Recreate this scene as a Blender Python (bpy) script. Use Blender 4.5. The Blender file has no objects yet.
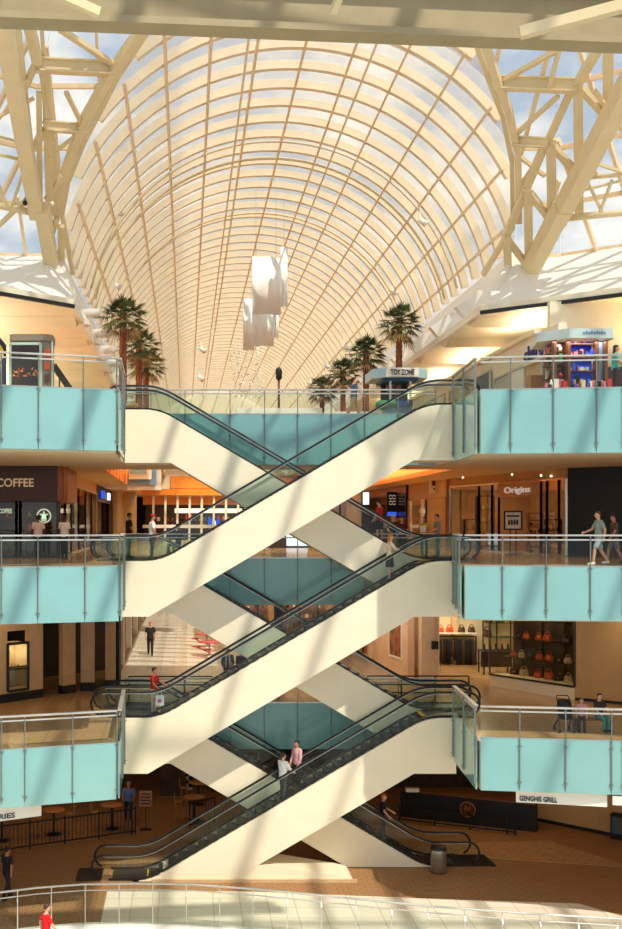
import bpy, math, random
from mathutils import Vector, Matrix
random.seed(7)
S = bpy.context.scene
COL = S.collection
PI = math.pi
CAMZ, FP, CX, CY = 12.6, 1100.0, 186.0, 523.0     # eye height, focal length and principal point in pixels
G0, L1, L2, L3 = 0.0, 5.75, 11.26, 16.75          # floor heights

def at(px, py, d):
    return Vector(((px - CX) * d / FP, d, CAMZ + (CY - py) * d / FP))

# ------------------------------------------------------------------ geometry
class MB:
    def __init__(s):
        s.v = []; s.f = []; s.m = []; s.sm = []
    def add(s, vs, fs, mi=0, sm=False):
        b = len(s.v)
        s.v.extend([tuple(p) for p in vs])
        for f in fs:
            s.f.append([b + i for i in f]); s.m.append(mi); s.sm.append(sm)
        return s
    def box(s, x0, x1, y0, y1, z0, z1, mi=0):
        v = [(x, y, z) for z in (z0, z1) for y in (y0, y1) for x in (x0, x1)]
        return s.add(v, [(0, 2, 3, 1), (4, 5, 7, 6), (0, 1, 5, 4), (2, 6, 7, 3), (0, 4, 6, 2), (1, 3, 7, 5)], mi)
    def bar(s, p, q, w, h, mi=0, up=(0, 0, 1)):
        p = Vector(p); q = Vector(q); d = (q - p)
        if d.length < 1e-6: return s
        d.normalize(); up = Vector(up)
        if abs(d.dot(up)) > .98: up = Vector((0, 1, 0))
        a = d.cross(up).normalized(); b = a.cross(d).normalized()
        v = []
        for c in (p, q):
            for i, j in ((-1, -1), (1, -1), (1, 1), (-1, 1)):
                v.append(c + a * (w / 2 * i) + b * (h / 2 * j))
        return s.add(v, [(3, 2, 1, 0), (4, 5, 6, 7), (0, 1, 5, 4), (1, 2, 6, 5), (2, 3, 7, 6), (3, 0, 4, 7)], mi)
    def ibar(s, p, q, w, h, t=.06, mi=0):
        p = Vector(p); q = Vector(q); d = (q - p).normalized(); up = Vector((0, 0, 1))
        a = d.cross(up).normalized(); b = a.cross(d).normalized()
        s.bar(p, q, t, h, mi)
        s.bar(p + b * (h / 2), q + b * (h / 2), w, t, mi)
        s.bar(p - b * (h / 2), q - b * (h / 2), w, t, mi)
        return s
    def tube(s, pts, r, n=8, mi=0, sm=True, closed=False, caps=True):
        pts = [Vector(p) for p in pts]; k = len(pts)
        rs = r if isinstance(r, (list, tuple)) else [r] * k
        vs = []; nrm = None
        for i, p in enumerate(pts):
            if closed: d = pts[(i + 1) % k] - pts[i - 1]
            else: d = pts[min(i + 1, k - 1)] - pts[max(i - 1, 0)]
            if d.length < 1e-9: d = Vector((0, 0, 1))
            d.normalize()
            if nrm is None:
                u = Vector((0, 0, 1)) if abs(d.z) < .9 else Vector((0, 1, 0))
                nrm = d.cross(u).normalized()
            else:
                nrm = (nrm - d * nrm.dot(d))
                nrm = nrm.normalized() if nrm.length > 1e-6 else d.orthogonal().normalized()
            bi = d.cross(nrm)
            for j in range(n):
                t = 2 * PI * j / n
                vs.append(p + (nrm * math.cos(t) + bi * math.sin(t)) * rs[i])
        fs = []
        for i in range(k if closed else k - 1):
            a = i * n; b = ((i + 1) % k) * n
            for j in range(n):
                fs.append((a + j, a + (j + 1) % n, b + (j + 1) % n, b + j))
        if caps and not closed:
            fs.append(tuple(reversed(range(n)))); fs.append(tuple(range((k - 1) * n, k * n)))
        return s.add(vs, fs, mi, sm)
    def rings(s, rg, n=16, mi=0, sm=True):       # stacked horizontal ellipses (cx, cy, z, rx, ry)
        vs = []
        for cx, cy, z, rx, ry in rg:
            for j in range(n):
                t = 2 * PI * j / n
                vs.append((cx + rx * math.cos(t), cy + ry * math.sin(t), z))
        fs = []
        for i in range(len(rg) - 1):
            for j in range(n):
                fs.append((i * n + j, i * n + (j + 1) % n, (i + 1) * n + (j + 1) % n, (i + 1) * n + j))
        fs.append(tuple(reversed(range(n)))); fs.append(tuple(range((len(rg) - 1) * n, len(rg) * n)))
        return s.add(vs, fs, mi, sm)
    def lathe(s, prof, n=24, c=(0, 0, 0), mi=0, sm=True):
        return s.rings([(c[0], c[1], c[2] + z, max(r, 1e-4), max(r, 1e-4)) for r, z in prof], n, mi, sm)
    def ell(s, c, rx, ry, rz, n=12, mi=0):
        k = max(6, n // 2 + 2)
        return s.rings([(c[0], c[1], c[2] - rz * math.cos(PI * i / k), max(rx * math.sin(PI * i / k), 1e-4), max(ry * math.sin(PI * i / k), 1e-4)) for i in range(k + 1)], n, mi)
    def prism(s, poly, a0, a1, axis='y', mi=0):   # 'y': poly is (x, z); 'z': poly is (x, y); 'x': poly is (y, z)
        n = len(poly)
        def P(u, w, a):
            return {'y': (u, a, w), 'z': (u, w, a), 'x': (a, u, w)}[axis]
        v = [P(u, w, a0) for u, w in poly] + [P(u, w, a1) for u, w in poly]
        ar = sum(poly[i][0] * poly[(i + 1) % n][1] - poly[(i + 1) % n][0] * poly[i][1] for i in range(n))
        fl = (ar > 0) != (axis == 'y')
        f0 = tuple(range(n)); f1 = tuple(range(n, 2 * n))
        fs = [tuple(reversed(f0)), f1] if fl else [f0, tuple(reversed(f1))]
        for i in range(n):
            j = (i + 1) % n
            fs.append((i, j, n + j, n + i) if fl else (j, i, n + i, n + j))
        return s.add(v, fs, mi)
    def wall(s, p, q, z0, z1, t, mi=0, side=0):   # upright slab from p to q (x, y); side -1/0/1 shifts it across its thickness
        p = Vector((p[0], p[1], 0)); q = Vector((q[0], q[1], 0)); d = (q - p).normalized()
        nn = Vector((d.y, -d.x, 0))               # faces the viewer for walls running left to right
        p = p + nn * (t / 2 * side); q = q + nn * (t / 2 * side)
        v = []
        for z in (z0, z1):
            for c, k in ((p, 1), (q, 1), (q, -1), (p, -1)):
                w = c + nn * (t / 2 * k); v.append((w.x, w.y, z))
        return s.add(v, [(3, 2, 1, 0), (4, 5, 6, 7), (0, 1, 5, 4), (1, 2, 6, 5), (2, 3, 7, 6), (3, 0, 4, 7)], mi)

OFF = {}
def build(mb, name, mats, parent=None, recalc=False):
    off = OFF.get(parent.name, Vector((0, 0, 0))) if parent else Vector((0, 0, 0))
    me = bpy.data.meshes.new(name)
    me.from_pydata([(x - off.x, y - off.y, z - off.z) for x, y, z in mb.v], [], mb.f)
    ml = mats if isinstance(mats, (list, tuple)) else [mats]
    for m in ml: me.materials.append(m)
    me.polygons.foreach_set('material_index', mb.m)
    me.polygons.foreach_set('use_smooth', mb.sm)
    me.update()
    o = bpy.data.objects.new(name, me); COL.objects.link(o)
    if parent: o.parent = parent
    OFF[o.name] = off
    return o

def tag(o, label=None, cat=None, group=None, kind=None):
    if label: o['label'] = label
    if cat: o['category'] = cat
    if group: o['group'] = group
    if kind: o['kind'] = kind
    return o

def thing(name, label, cat, loc=(0, 0, 0), group=None, kind=None):
    o = bpy.data.objects.new(name, None); COL.objects.link(o)
    o.empty_display_size = .2
    o.location = loc; OFF[o.name] = Vector(loc)
    return tag(o, label, cat, group, kind)

def struct(mb, name, mats, label=None, cat=None):
    return tag(build(mb, name, mats), label, cat, None, 'structure')

def kids(o): return [c for c in CH.get(o.name, [])]
CH = {}
def copy_tree(o, parent=None):
    c = o.copy(); COL.objects.link(c)
    if parent: c.parent = parent
    OFF[c.name] = OFF.get(o.name, Vector((0, 0, 0)))
    for ch in list(o.children): copy_tree(ch, c)
    return c
def clone(o, label, loc, rz=0, group=None, scale=None):
    c = copy_tree(o); c.location = loc; c.rotation_euler = (0, 0, rz)
    c['label'] = label
    if group: c['group'] = group
    if scale: c.scale = (scale,) * 3
    return c

_dg = None
def realize(o):                                    # bake an object's modifiers into its mesh
    dg = bpy.context.evaluated_depsgraph_get()
    me = bpy.data.meshes.new_from_object(o.evaluated_get(dg))
    old = o.data; o.modifiers.clear(); o.data = me
    if old.users == 0: bpy.data.meshes.remove(old)
    return o

def text_mesh(txt, width, height, depth=.02, bold=0.0, shear=0.0, font_scale=None):
    cu = bpy.data.curves.new('lettering', 'FONT'); cu.body = txt
    cu.align_x = 'CENTER'; cu.align_y = 'CENTER'; cu.extrude = depth; cu.offset = bold; cu.shear = shear
    cu.resolution_u = 3
    o = bpy.data.objects.new('lettering', cu); COL.objects.link(o)
    dg = bpy.context.evaluated_depsgraph_get()
    me = bpy.data.meshes.new_from_object(o.evaluated_get(dg))
    bpy.data.objects.remove(o)
    xs = [v.co.x for v in me.vertices]; ys = [v.co.y for v in me.vertices]
    sx = width / (max(xs) - min(xs)); sy = height / (max(ys) - min(ys))
    cx = (max(xs) + min(xs)) / 2; cy = (max(ys) + min(ys)) / 2
    mb = MB()
    mb.add([((v.co.x - cx) * sx, -v.co.z, (v.co.y - cy) * sy) for v in me.vertices], [tuple(p.vertices) for p in me.polygons])
    bpy.data.meshes.remove(me)
    return mb                                      # reads from -Y, centred on the origin
def place(mb, loc, rz=0):
    c, s_ = math.cos(rz), math.sin(rz)
    mb.v = [(x * c - y * s_ + loc[0], x * s_ + y * c + loc[1], z + loc[2]) for x, y, z in mb.v]
    return mb

# ------------------------------------------------------------------ materials
def lin(c):
    return tuple(((x / 255) / 12.92 if x / 255 <= .04045 else ((x / 255 + .055) / 1.055) ** 2.4) for x in c) + (1,)
def nodes(name):
    m = bpy.data.materials.new(name); m.use_nodes = True
    nt = m.node_tree; nt.nodes.clear()
    out = nt.nodes.new('ShaderNodeOutputMaterial')
    return m, nt, out
def noisy(nt, c1, c2, scale, detail=3, coord='Object', stretch=None):
    tc = nt.nodes.new('ShaderNodeTexCoord'); n = nt.nodes.new('ShaderNodeTexNoise')
    n.inputs['Scale'].default_value = scale; n.inputs['Detail'].default_value = detail
    src = tc.outputs[coord]
    if stretch:
        mp = nt.nodes.new('ShaderNodeMapping'); mp.inputs['Scale'].default_value = stretch
        nt.links.new(src, mp.inputs[0]); src = mp.outputs[0]
    nt.links.new(src, n.inputs['Vector'])
    r = nt.nodes.new('ShaderNodeValToRGB')
    r.color_ramp.elements[0].position = .35; r.color_ramp.elements[1].position = .65
    r.color_ramp.elements[0].color = c1; r.color_ramp.elements[1].color = c2
    nt.links.new(n.outputs['Fac'], r.inputs[0])
    return r.outputs[0]
def mat(name, rgb, rough=.5, metal=0, var=.06, scale=3, spec=.5, coat=0, stretch=None, emit=0):
    m, nt, out = nodes(name)
    b = nt.nodes.new('ShaderNodeBsdfPrincipled')
    c = lin(rgb)
    c1 = tuple(x * (1 - var) for x in c[:3]) + (1,); c2 = tuple(min(1, x * (1 + var)) for x in c[:3]) + (1,)
    col = noisy(nt, c1, c2, scale, stretch=stretch)
    nt.links.new(col, b.inputs['Base Color'])
    b.inputs['Roughness'].default_value = rough; b.inputs['Metallic'].default_value = metal
    b.inputs['Specular IOR Level'].default_value = spec
    if coat:
        b.inputs['Coat Weight'].default_value = coat; b.inputs['Coat Roughness'].default_value = .05
    if emit:
        nt.links.new(col, b.inputs['Emission Color']); b.inputs['Emission Strength'].default_value = emit
    nt.links.new(b.outputs[0], out.inputs[0])
    return m
def emis(name, rgb, s):
    m, nt, out = nodes(name)
    e = nt.nodes.new('ShaderNodeEmission'); e.inputs[1].default_value = s
    c = lin(rgb); nt.links.new(noisy(nt, tuple(x * .93 for x in c[:3]) + (1,), c, 4), e.inputs[0])
    nt.links.new(e.outputs[0], out.inputs[0])
    return m
def glass(name, tint=(240, 250, 246), refl=.06, milky=0, milk_rgb=(245, 240, 230), rough=.03):
    m, nt, out = nodes(name)
    t = nt.nodes.new('ShaderNodeBsdfTransparent'); g = nt.nodes.new('ShaderNodeBsdfGlossy')
    t.inputs[0].default_value = lin(tint); g.inputs['Roughness'].default_value = rough
    lw = nt.nodes.new('ShaderNodeLayerWeight'); lw.inputs[0].default_value = .2
    ad = nt.nodes.new('ShaderNodeMath'); ad.operation = 'MULTIPLY_ADD'; ad.inputs[1].default_value = .4; ad.inputs[2].default_value = refl
    nt.links.new(lw.outputs['Fresnel'], ad.inputs[0])
    ad.use_clamp = True
    mx = nt.nodes.new('ShaderNodeMixShader')
    nt.links.new(ad.outputs[0], mx.inputs[0]); nt.links.new(t.outputs[0], mx.inputs[1]); nt.links.new(g.outputs[0], mx.inputs[2])
    last = mx
    if milky:
        d = nt.nodes.new('ShaderNodeBsdfTranslucent'); d.inputs[0].default_value = lin(milk_rgb)
        d2 = nt.nodes.new('ShaderNodeBsdfDiffuse'); d2.inputs[0].default_value = lin(milk_rgb)
        a = nt.nodes.new('ShaderNodeMixShader'); a.inputs[0].default_value = .45
        nt.links.new(d.outputs[0], a.inputs[1]); nt.links.new(d2.outputs[0], a.inputs[2])
        m2 = nt.nodes.new('ShaderNodeMixShader'); m2.inputs[0].default_value = milky
        nt.links.new(mx.outputs[0], m2.inputs[1]); nt.links.new(a.outputs[0], m2.inputs[2]); last = m2
    nt.links.new(last.outputs[0], out.inputs[0])
    return m
def tiles(name, c1, c2, grout, w, h, gap=.02, rough=.3, offset=.5, rot=0, spec=.5, var=.1):
    m, nt, out = nodes(name)
    tc = nt.nodes.new('ShaderNodeTexCoord'); mp = nt.nodes.new('ShaderNodeMapping')
    mp.inputs['Rotation'].default_value = (0, 0, rot)
    nt.links.new(tc.outputs['Object'], mp.inputs[0])
    br = nt.nodes.new('ShaderNodeTexBrick'); br.offset = offset
    br.inputs['Scale'].default_value = 1; br.inputs['Brick Width'].default_value = w; br.inputs['Row Height'].default_value = h
    br.inputs['Mortar Size'].default_value = gap
    br.inputs['Color1'].default_value = lin(c1); br.inputs['Color2'].default_value = lin(c2); br.inputs['Mortar'].default_value = lin(grout)
    nt.links.new(mp.outputs[0], br.inputs['Vector'])
    n = nt.nodes.new('ShaderNodeTexNoise'); n.inputs['Scale'].default_value = 1.3; n.inputs['Detail'].default_value = 4
    nt.links.new(tc.outputs['Object'], n.inputs['Vector'])
    mr = nt.nodes.new('ShaderNodeMapRange'); mr.inputs['To Min'].default_value = 1 - var; mr.inputs['To Max'].default_value = 1 + var
    nt.links.new(n.outputs['Fac'], mr.inputs[0])
    vm = nt.nodes.new('ShaderNodeVectorMath'); vm.operation = 'SCALE'
    nt.links.new(br.outputs['Color'], vm.inputs[0]); nt.links.new(mr.outputs[0], vm.inputs['Scale'])
    b = nt.nodes.new('ShaderNodeBsdfPrincipled'); b.inputs['Roughness'].default_value = rough
    b.inputs['Specular IOR Level'].default_value = spec
    nt.links.new(vm.outputs[0], b.inputs['Base Color'])
    nt.links.new(b.outputs[0], out.inputs[0])
    return m

M = {}
M['cream'] = mat('cream_cladding', (242, 229, 198), .42, var=.02, scale=1.2)
M['teal'] = mat('turquoise_back_painted_glass', (134, 184, 179), .14, var=.04, scale=.8, spec=.5, coat=.3)
M['steel'] = mat('brushed_steel', (190, 192, 182), .28, .9, .08, 20, stretch=(1, 1, 12))
M['postgrey'] = mat('post_grey_steel', (128, 132, 122), .4, .5, .06, 8)
M['steel2'] = mat('satin_steel', (206, 206, 196), .4, .6, .05, 8)
M['dark'] = mat('dark_bronze_metal', (52, 50, 46), .35, .6, .12, 10)
M['rubber'] = mat('black_rubber', (22, 21, 21), .35, 0, .15, 8)
M['step'] = mat('grooved_step_metal', (72, 70, 66), .4, .6, .35, 60, stretch=(1, 14, 1))
M['plate'] = mat('ribbed_floor_plate', (96, 92, 84), .35, .7, .2, 30, stretch=(14, 1, 1))
M['yellow'] = mat('safety_yellow', (232, 190, 40), .5)
M['paint'] = mat('ivory_steel_paint', (228, 206, 158), .45, var=.03, scale=2)
M['girder'] = mat('shade_darkened_steel_paint', (164, 146, 106), .5, var=.05, scale=2)  # paint darkened so the girder looks shaded even where sun strikes it
M['beam'] = mat('tan_rib_paint', (234, 216, 184), .5, var=.04, scale=1.5)
M['bar'] = mat('ochre_glazing_bar', (238, 210, 168), .5, var=.05, scale=2)
M['ceil'] = mat('cream_plaster', (246, 232, 200), .8, var=.02, scale=.6)
M['soffit'] = mat('ivory_soffit', (226, 210, 172), .8, var=.03, scale=.6)
M['white'] = mat('white_plaster', (244, 238, 224), .7, var=.02, scale=.7)
M['tan'] = mat('tan_wall', (196, 156, 104), .75, var=.05, scale=1.5)
M['tan2'] = mat('sand_stone', (206, 172, 126), .6, var=.07, scale=2.5)
M['pink'] = mat('peach_stone_portal', (236, 202, 166), .5, var=.05, scale=2)
M['black'] = mat('matt_black', (20, 18, 17), .6, var=.15, scale=4)
M['brown'] = mat('dark_brown_panel', (66, 34, 20), .5, var=.2, scale=5, stretch=(1, 1, 6))
M['wood'] = mat('orange_wood_panel', (226, 134, 44), .45, var=.16, scale=3, stretch=(6, 6, .6))
M['wood2'] = mat('light_oak', (184, 126, 70), .45, var=.18, scale=6, stretch=(1, 1, 5))
M['wood3'] = mat('walnut', (112, 66, 34), .4, var=.2, scale=6, stretch=(5, 1, 1))
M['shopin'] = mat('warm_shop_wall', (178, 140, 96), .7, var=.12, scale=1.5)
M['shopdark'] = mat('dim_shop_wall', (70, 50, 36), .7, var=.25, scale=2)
M['glass'] = glass('clear_rail_glass', (246, 251, 248), .01)
M['glass2'] = glass('green_edge_glass', (243, 250, 246), .012)
M['shopglass'] = glass('shop_window_glass', (246, 244, 236), .03)
M['sky_glass'] = glass('skylight_glass', (236, 242, 246), .04, .18)
M['vault_glass'] = glass('fritted_vault_glass', (246, 248, 248), .03, .09, (250, 246, 236))
M['smoked'] = glass('smoked_balustrade_glass', (247, 251, 249), .012)
M['floor1'] = tiles('polished_stone_floor', (194, 154, 106), (186, 146, 98), (158, 122, 82), .9, .9, .012, .18, 0)
M['floorw'] = tiles('white_marble_floor', (250, 240, 218), (244, 232, 208), (206, 188, 158), 1.2, .6, .02, .25)
M['paver'] = tiles('brown_pavers', (170, 126, 82), (163, 119, 77), (138, 102, 66), .4, .2, .02, .6, .5, 0, .3)
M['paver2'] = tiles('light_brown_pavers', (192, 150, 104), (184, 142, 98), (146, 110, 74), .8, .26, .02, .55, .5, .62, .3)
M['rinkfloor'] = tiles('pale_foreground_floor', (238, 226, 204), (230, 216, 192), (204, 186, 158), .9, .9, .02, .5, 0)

CAM = bpy.data.cameras.new('camera'); co = bpy.data.objects.new('camera', CAM); COL.objects.link(co)
co.location = (0, 0, CAMZ); co.rotation_euler = (PI / 2, 0, 0)
CAM.sensor_fit = 'VERTICAL'; CAM.sensor_height = 36; CAM.lens = FP * 36 / 929
CAM.shift_x = (311 - CX) / 929; CAM.shift_y = (CY - 464.5) / 929
CAM.clip_end = 600
S.camera = co
# ------------------------------------------------------------------ the shell: floors, ceilings, walls
LB1, LB2, LB3 = 4.28, 9.56, 14.8                   # undersides of the three upper floors
LW = [(-16, 27.0), (-12.5, 29.6), (-9, 31.8), (-5.63, 33.3), (-2.22, 34.4)]
RW = [(9.19, 34.4), (13.4, 33.8), (17.5, 32.4), (21, 30.2), (24, 27.5)]
def rw(x): return [(x, 34.4)] + RW[1:]
def slab(name, zt, zb, polys, mats, label):
    mb = MB()
    for p in polys:
        mb.prism(p, zb, zt, 'z', 1)
        n = len(p); mb.m[-(n + 1)] = 0              # the top face
    return struct(mb, name, mats, label, 'floor')
def rect(x0, x1, y0, y1): return [(x0, y0), (x1, y0), (x1, y1), (x0, y1)]
def wings(rx, ye):
    return [LW + [(-2.3, 38.6), (-2.3, ye), (-16, ye)], [(9.5, ye), (9.5, 38.6)] + rw(rx) + [(24, ye)]]
slab('floor', L1, LB1, wings(9.19, 46) + [rect(-2.3, 9.5, 42.05, 46), rect(-16, -3, 46, 92), rect(5, 24, 46, 92)], [M['floor1'], M['soffit']],
     'polished tan stone floor of the handbag shop level')
slab('floor', L1, LB1, [rect(-3, 5, 46, 92)], [M['floorw'], M['soffit']], 'sunlit white marble floor of the lower mall corridor')
slab('floor', L2, LB2, wings(8.7, 44.5) + [rect(-2.3, 9.5, 42.05, 44.5), rect(-16, -1.6, 44.5, 86), rect(3.4, 24, 44.5, 86), rect(-16, 24, 86, 96)], [M['floor1'], M['soffit']],
     'stone floor of the coffee shop level')
slab('floor', L3, L3 - .45, wings(9.19, 46) + [rect(-2.3, 9.5, 42.05, 46), rect(-16, -1.6, 46, 86), rect(8, 24, 46, 86), rect(-16, 24, 86, 150)], [M['floor1'], M['soffit']],
     'stone floor of the top level under the glass vault')
slab('ceiling', L3 - .45, LB3, wings(9.19, 45.3) + [rect(-2.3, 9.5, 42.05, 45.3), rect(-16, -3.4, 45.3, 86), rect(11, 24, 45.3, 86), rect(-16, 24, 86, 96)], [M['soffit'], M['soffit']],
     'ivory ceiling over the coffee shop level with a long recess')
gl = LW_G = None
# ground floor; the rink rail follows this curve
RAILC = [(-12, 31.2), (-9, 32.4), (-6.6, 33.3), (-4.6, 34.1), (-3.2, 34.42), (-1.6, 34.5), (0.2, 34.4), (2.2, 33.95), (4.4, 33.3), (7, 32.5), (9.6, 31.9), (12.4, 31.4), (16, 30.6), (20, 29.6)]
slab('floor', 0, -.3, [RAILC[::1] + [(30, 27), (30, 62), (-24, 62), (-24, 30)]], [M['paver'], M['soffit']], 'brown paved ground floor around the escalators')
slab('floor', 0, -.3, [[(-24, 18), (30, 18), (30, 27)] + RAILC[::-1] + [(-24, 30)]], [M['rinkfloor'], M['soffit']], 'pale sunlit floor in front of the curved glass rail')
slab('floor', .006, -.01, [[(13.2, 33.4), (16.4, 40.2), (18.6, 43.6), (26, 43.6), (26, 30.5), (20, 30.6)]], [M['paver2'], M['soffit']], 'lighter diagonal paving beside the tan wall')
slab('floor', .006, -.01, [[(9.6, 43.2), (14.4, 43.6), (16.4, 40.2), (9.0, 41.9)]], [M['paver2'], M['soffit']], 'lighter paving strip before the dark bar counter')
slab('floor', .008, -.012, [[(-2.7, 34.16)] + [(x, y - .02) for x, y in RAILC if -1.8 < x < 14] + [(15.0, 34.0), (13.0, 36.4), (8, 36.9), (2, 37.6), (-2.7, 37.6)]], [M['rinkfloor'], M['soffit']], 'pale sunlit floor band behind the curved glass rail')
# pale kerb under the rail
mb = MB()
for (a, b) in zip(RAILC[:-1], RAILC[1:]):
    mb.wall((a[0], a[1] - .22), (b[0], b[1] - .22), 0, .12, .35)
struct(mb, 'trim_1', M['white'], 'white kerb under the curved glass rail', 'kerb')

# ---- top level walls and ceilings
ZC3 = 20.7
CEL = [(-13, 32.5), (-6.55, 38.7), (-4.18, 41.0)]
CER = [(11.3, 42.2), (13.2, 40.7), (15.4, 38.9), (21.5, 33.6)]
mb = MB()
mb.prism([CEL[2], CEL[1], CEL[0], (-24, 32.5), (-24, 150), (-4.18, 150)], ZC3, ZC3 + .25, 'z')
mb.prism([CER[0], CER[1], CER[2], CER[3], (30, 33.6), (30, 150), (11.3, 150)][::-1], ZC3, ZC3 + .25, 'z')
struct(mb, 'ceiling', M['ceil'], 'cream ceiling of the top level beside the vault', 'ceiling')
# transverse downstand ribs on that ceiling
mb = MB()
for y in range(44, 148, 5):
    for (x0, x1) in ((-16, -4.38), (11.5, 22)):
        mb.add([(x0, y - .9, ZC3 - .01), (x1, y - .9, ZC3 - .01), (x1, y, ZC3 - .28), (x0, y, ZC3 - .28), (x0, y + .9, ZC3 - .01), (x1, y + .9, ZC3 - .01)],
               [(0, 1, 2, 3), (3, 2, 5, 4), (0, 3, 4), (1, 5, 2)])
struct(mb, 'trim_2', M['ceil'], 'shallow cross ribs under the top level ceiling', 'ceiling rib')
# upstand between ceiling edge and skylight
TPL = [(-16, 36.8), (-7.2, 44.0), (-4.93, 44.0)]
TPR = [(13.1, 44.0), (15, 44.0), (18.2, 41.4), (25, 35.9)]
ZT = 23.3
def loftwall(bot, top, zb, zt, t=.2):
    mb = MB()
    for i in range(len(bot) - 1):
        a, b, c, d = (*bot[i], zb), (*bot[i + 1], zb), (*top[i + 1], zt), (*top[i], zt)
        a2, b2, c2, d2 = [(p[0], p[1] + t, p[2]) for p in (a, b, c, d)]
        mb.add([a, b, c, d, a2, b2, c2, d2], [(0, 1, 2, 3), (7, 6, 5, 4), (0, 4, 5, 1), (3, 2, 6, 7), (0, 3, 7, 4), (1, 5, 6, 2)])
    return mb
struct(loftwall(CEL, TPL, ZC3, ZT), 'wall_left', M['white'], 'white upstand wall below the skylight above the poster kiosk', 'wall')
struct(loftwall(CER, TPR, ZC3, ZT), 'wall_right', M['white'], 'white upstand wall below the skylight above the gift kiosk', 'wall')
mb = MB()                                           # sides of the vault down to the ceiling edge
for (xb, xt) in ((-4.18, -5.03), (11.3, 13.1)):
    sg = -1 if xb < 0 else 1
    y0 = 41.0 if xb < 0 else 42.2
    zq = ZC3 - .05
    mb.add([(xb - .03 * sg, y0, zq), (xb - .03 * sg, 150, zq), (xt, 150, 23.5), (xt, 44, 23.5), (xb + .2 * sg, y0, zq), (xb + .2 * sg, 150, zq), (xt + .2 * sg, 150, 23.5), (xt + .2 * sg, 44, 23.5)],
           [(0, 1, 2, 3), (7, 6, 5, 4), (0, 4, 5, 1), (3, 2, 6, 7), (1, 5, 6, 2), (0, 3, 7, 4)])
struct(mb, 'trim_3', M['white'], 'sloping white side walls carrying the glass vault', 'wall')
mb = MB()
for (xa, ya, xb, yb) in ((-6.55, 38.7, -4.18, 41.0), (11.3, 42.2, 13.2, 40.7), (13.2, 40.7, 15.4, 38.9), (15.4, 38.9, 21.5, 33.6), (-13, 32.5, -6.55, 38.7)):
    mb.wall((xa, ya), (xb, yb), ZC3 - .1, ZC3 + .04, .12)
struct(mb, 'trim_4', M['dark'], 'thin dark line along the edge of the top ceiling', 'trim')
mb = MB()
mb.box(-16.4, -16, 36, 150, L3, ZC3); mb.box(22, 22.4, 36, 150, L3, ZC3)
mb.box(-16, -4, 149.6, 150, L3, ZC3); mb.box(11.3, 22, 149.6, 150, L3, ZC3)
struct(mb, 'wall_back', M['ceil'], 'cream outer walls of the top level', 'wall')
mb = MB()
arc = [(4.04 + 9.6 * math.sin(t / 20 * 1.36), 21.52 + 9.6 * math.cos(t / 20 * 1.36)) for t in range(-20, 21)]
mb.prism([(-5.1, 16.75), *arc, (13.2, 16.75)][::-1], 150, 150.4, 'y')
struct(mb, 'wall_back', M['ceil'], 'far end wall closing the glass vault', 'wall')

# ---- middle level shell (coffee level)
mb = MB()
mb.box(-16.4, -16, 30, 96, L1, LB3); mb.box(24, 24.4, 30, 96, L1, LB3); mb.box(-16, 24, 96, 96.4, L1, LB3)
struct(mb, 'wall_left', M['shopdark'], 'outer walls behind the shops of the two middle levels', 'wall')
mb = MB()
mb.box(-3.4, -3.34, 45.32, 86, LB3 - .02, L3 - .5); mb.box(10.94, 11, 45.32, 86, LB3 - .02, L3 - .5)
mb.box(-3.4, 11, 85.9, 85.98, LB3 - .02, LB3 + .46)
mb.box(-1.2, 11, 85.9, 85.96, LB3 + .5, L3 - .47)
for i in range(17): mb.box(-3.34, -3.3, 45.6 + i * 2.4, 45.7 + i * 2.4, LB3 - .02, L3 - .5)
struct(mb, 'trim_5', M['wood'], 'orange wood lining of the recess above the coffee level', 'trim')

# ground level back walls
mb = MB()
mb.box(-24, 30, 56, 56.3, 0, LB1)
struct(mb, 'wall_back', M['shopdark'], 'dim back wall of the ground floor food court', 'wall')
mb = MB(); mb.wall((14.75, 46.6), (22, 39.4), .12, LB1, .25, side=-1)
struct(mb, 'wall_right', M['tan'], 'plain tan ground floor wall beside the dark bar', 'wall')
mb = MB(); mb.wall((14.75, 46.55), (22, 39.35), 0, .14, .3, side=-1)
struct(mb, 'baseboard_right', M['black'], 'black skirting along the tan ground floor wall', 'baseboard')
mb = MB(); mb.box(-24.3, -24, 30, 56, 0, LB1); mb.box(30, 30.3, 27, 56, 0, LB1)
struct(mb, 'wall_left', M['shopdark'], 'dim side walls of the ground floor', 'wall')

# ---- lower level (handbag level) walls
mb = MB()
mb.wall((15.05, 42.6), (19.5, 39.2), L1, LB2, .25, side=-1)
struct(mb, 'wall_right', M['tan'], 'plain tan wall beside the handbag shop window', 'wall')
mb = MB(); mb.wall((15.05, 42.55), (19.5, 39.15), L1, L1 + .1, .3, side=-1)
struct(mb, 'baseboard_right', M['black'], 'black skirting under the tan wall beside the handbag shop', 'baseboard')
# wall of columns and dark niches on the lower level
A = Vector((-4.56, 44.4)); B = Vector((-9.2, 39.4))
def along(t): return (A.x + (B.x - A.x) * t, A.y + (B.y - A.y) * t)
def pxt(px):                                       # parameter along the wall from a sight line
    k = (px - CX) / FP; d = B - A
    return (A.x - k * A.y) / (k * d.y - d.x)
mb = MB(); mk = MB()
segs = [(-40, 7.3), (29, 43), (63, 75.5)]
def wl(m_, p0, p1, z0, z1, t=.25, off=0):
    a = along(pxt(p0)); b = along(pxt(p1))
    d = Vector((b[0] - a[0], b[1] - a[1])).normalized(); nn = Vector((-d.y, d.x)) * off
    m_.wall((a[0] + nn.x, a[1] + nn.y), (b[0] + nn.x, b[1] + nn.y), z0, z1, t, 0, -1)
for p0, p1 in segs:
    wl(mb, p0, p1, L1 + .32, LB2); wl(mk, p0, p1, L1, L1 + .34, .3)
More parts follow.
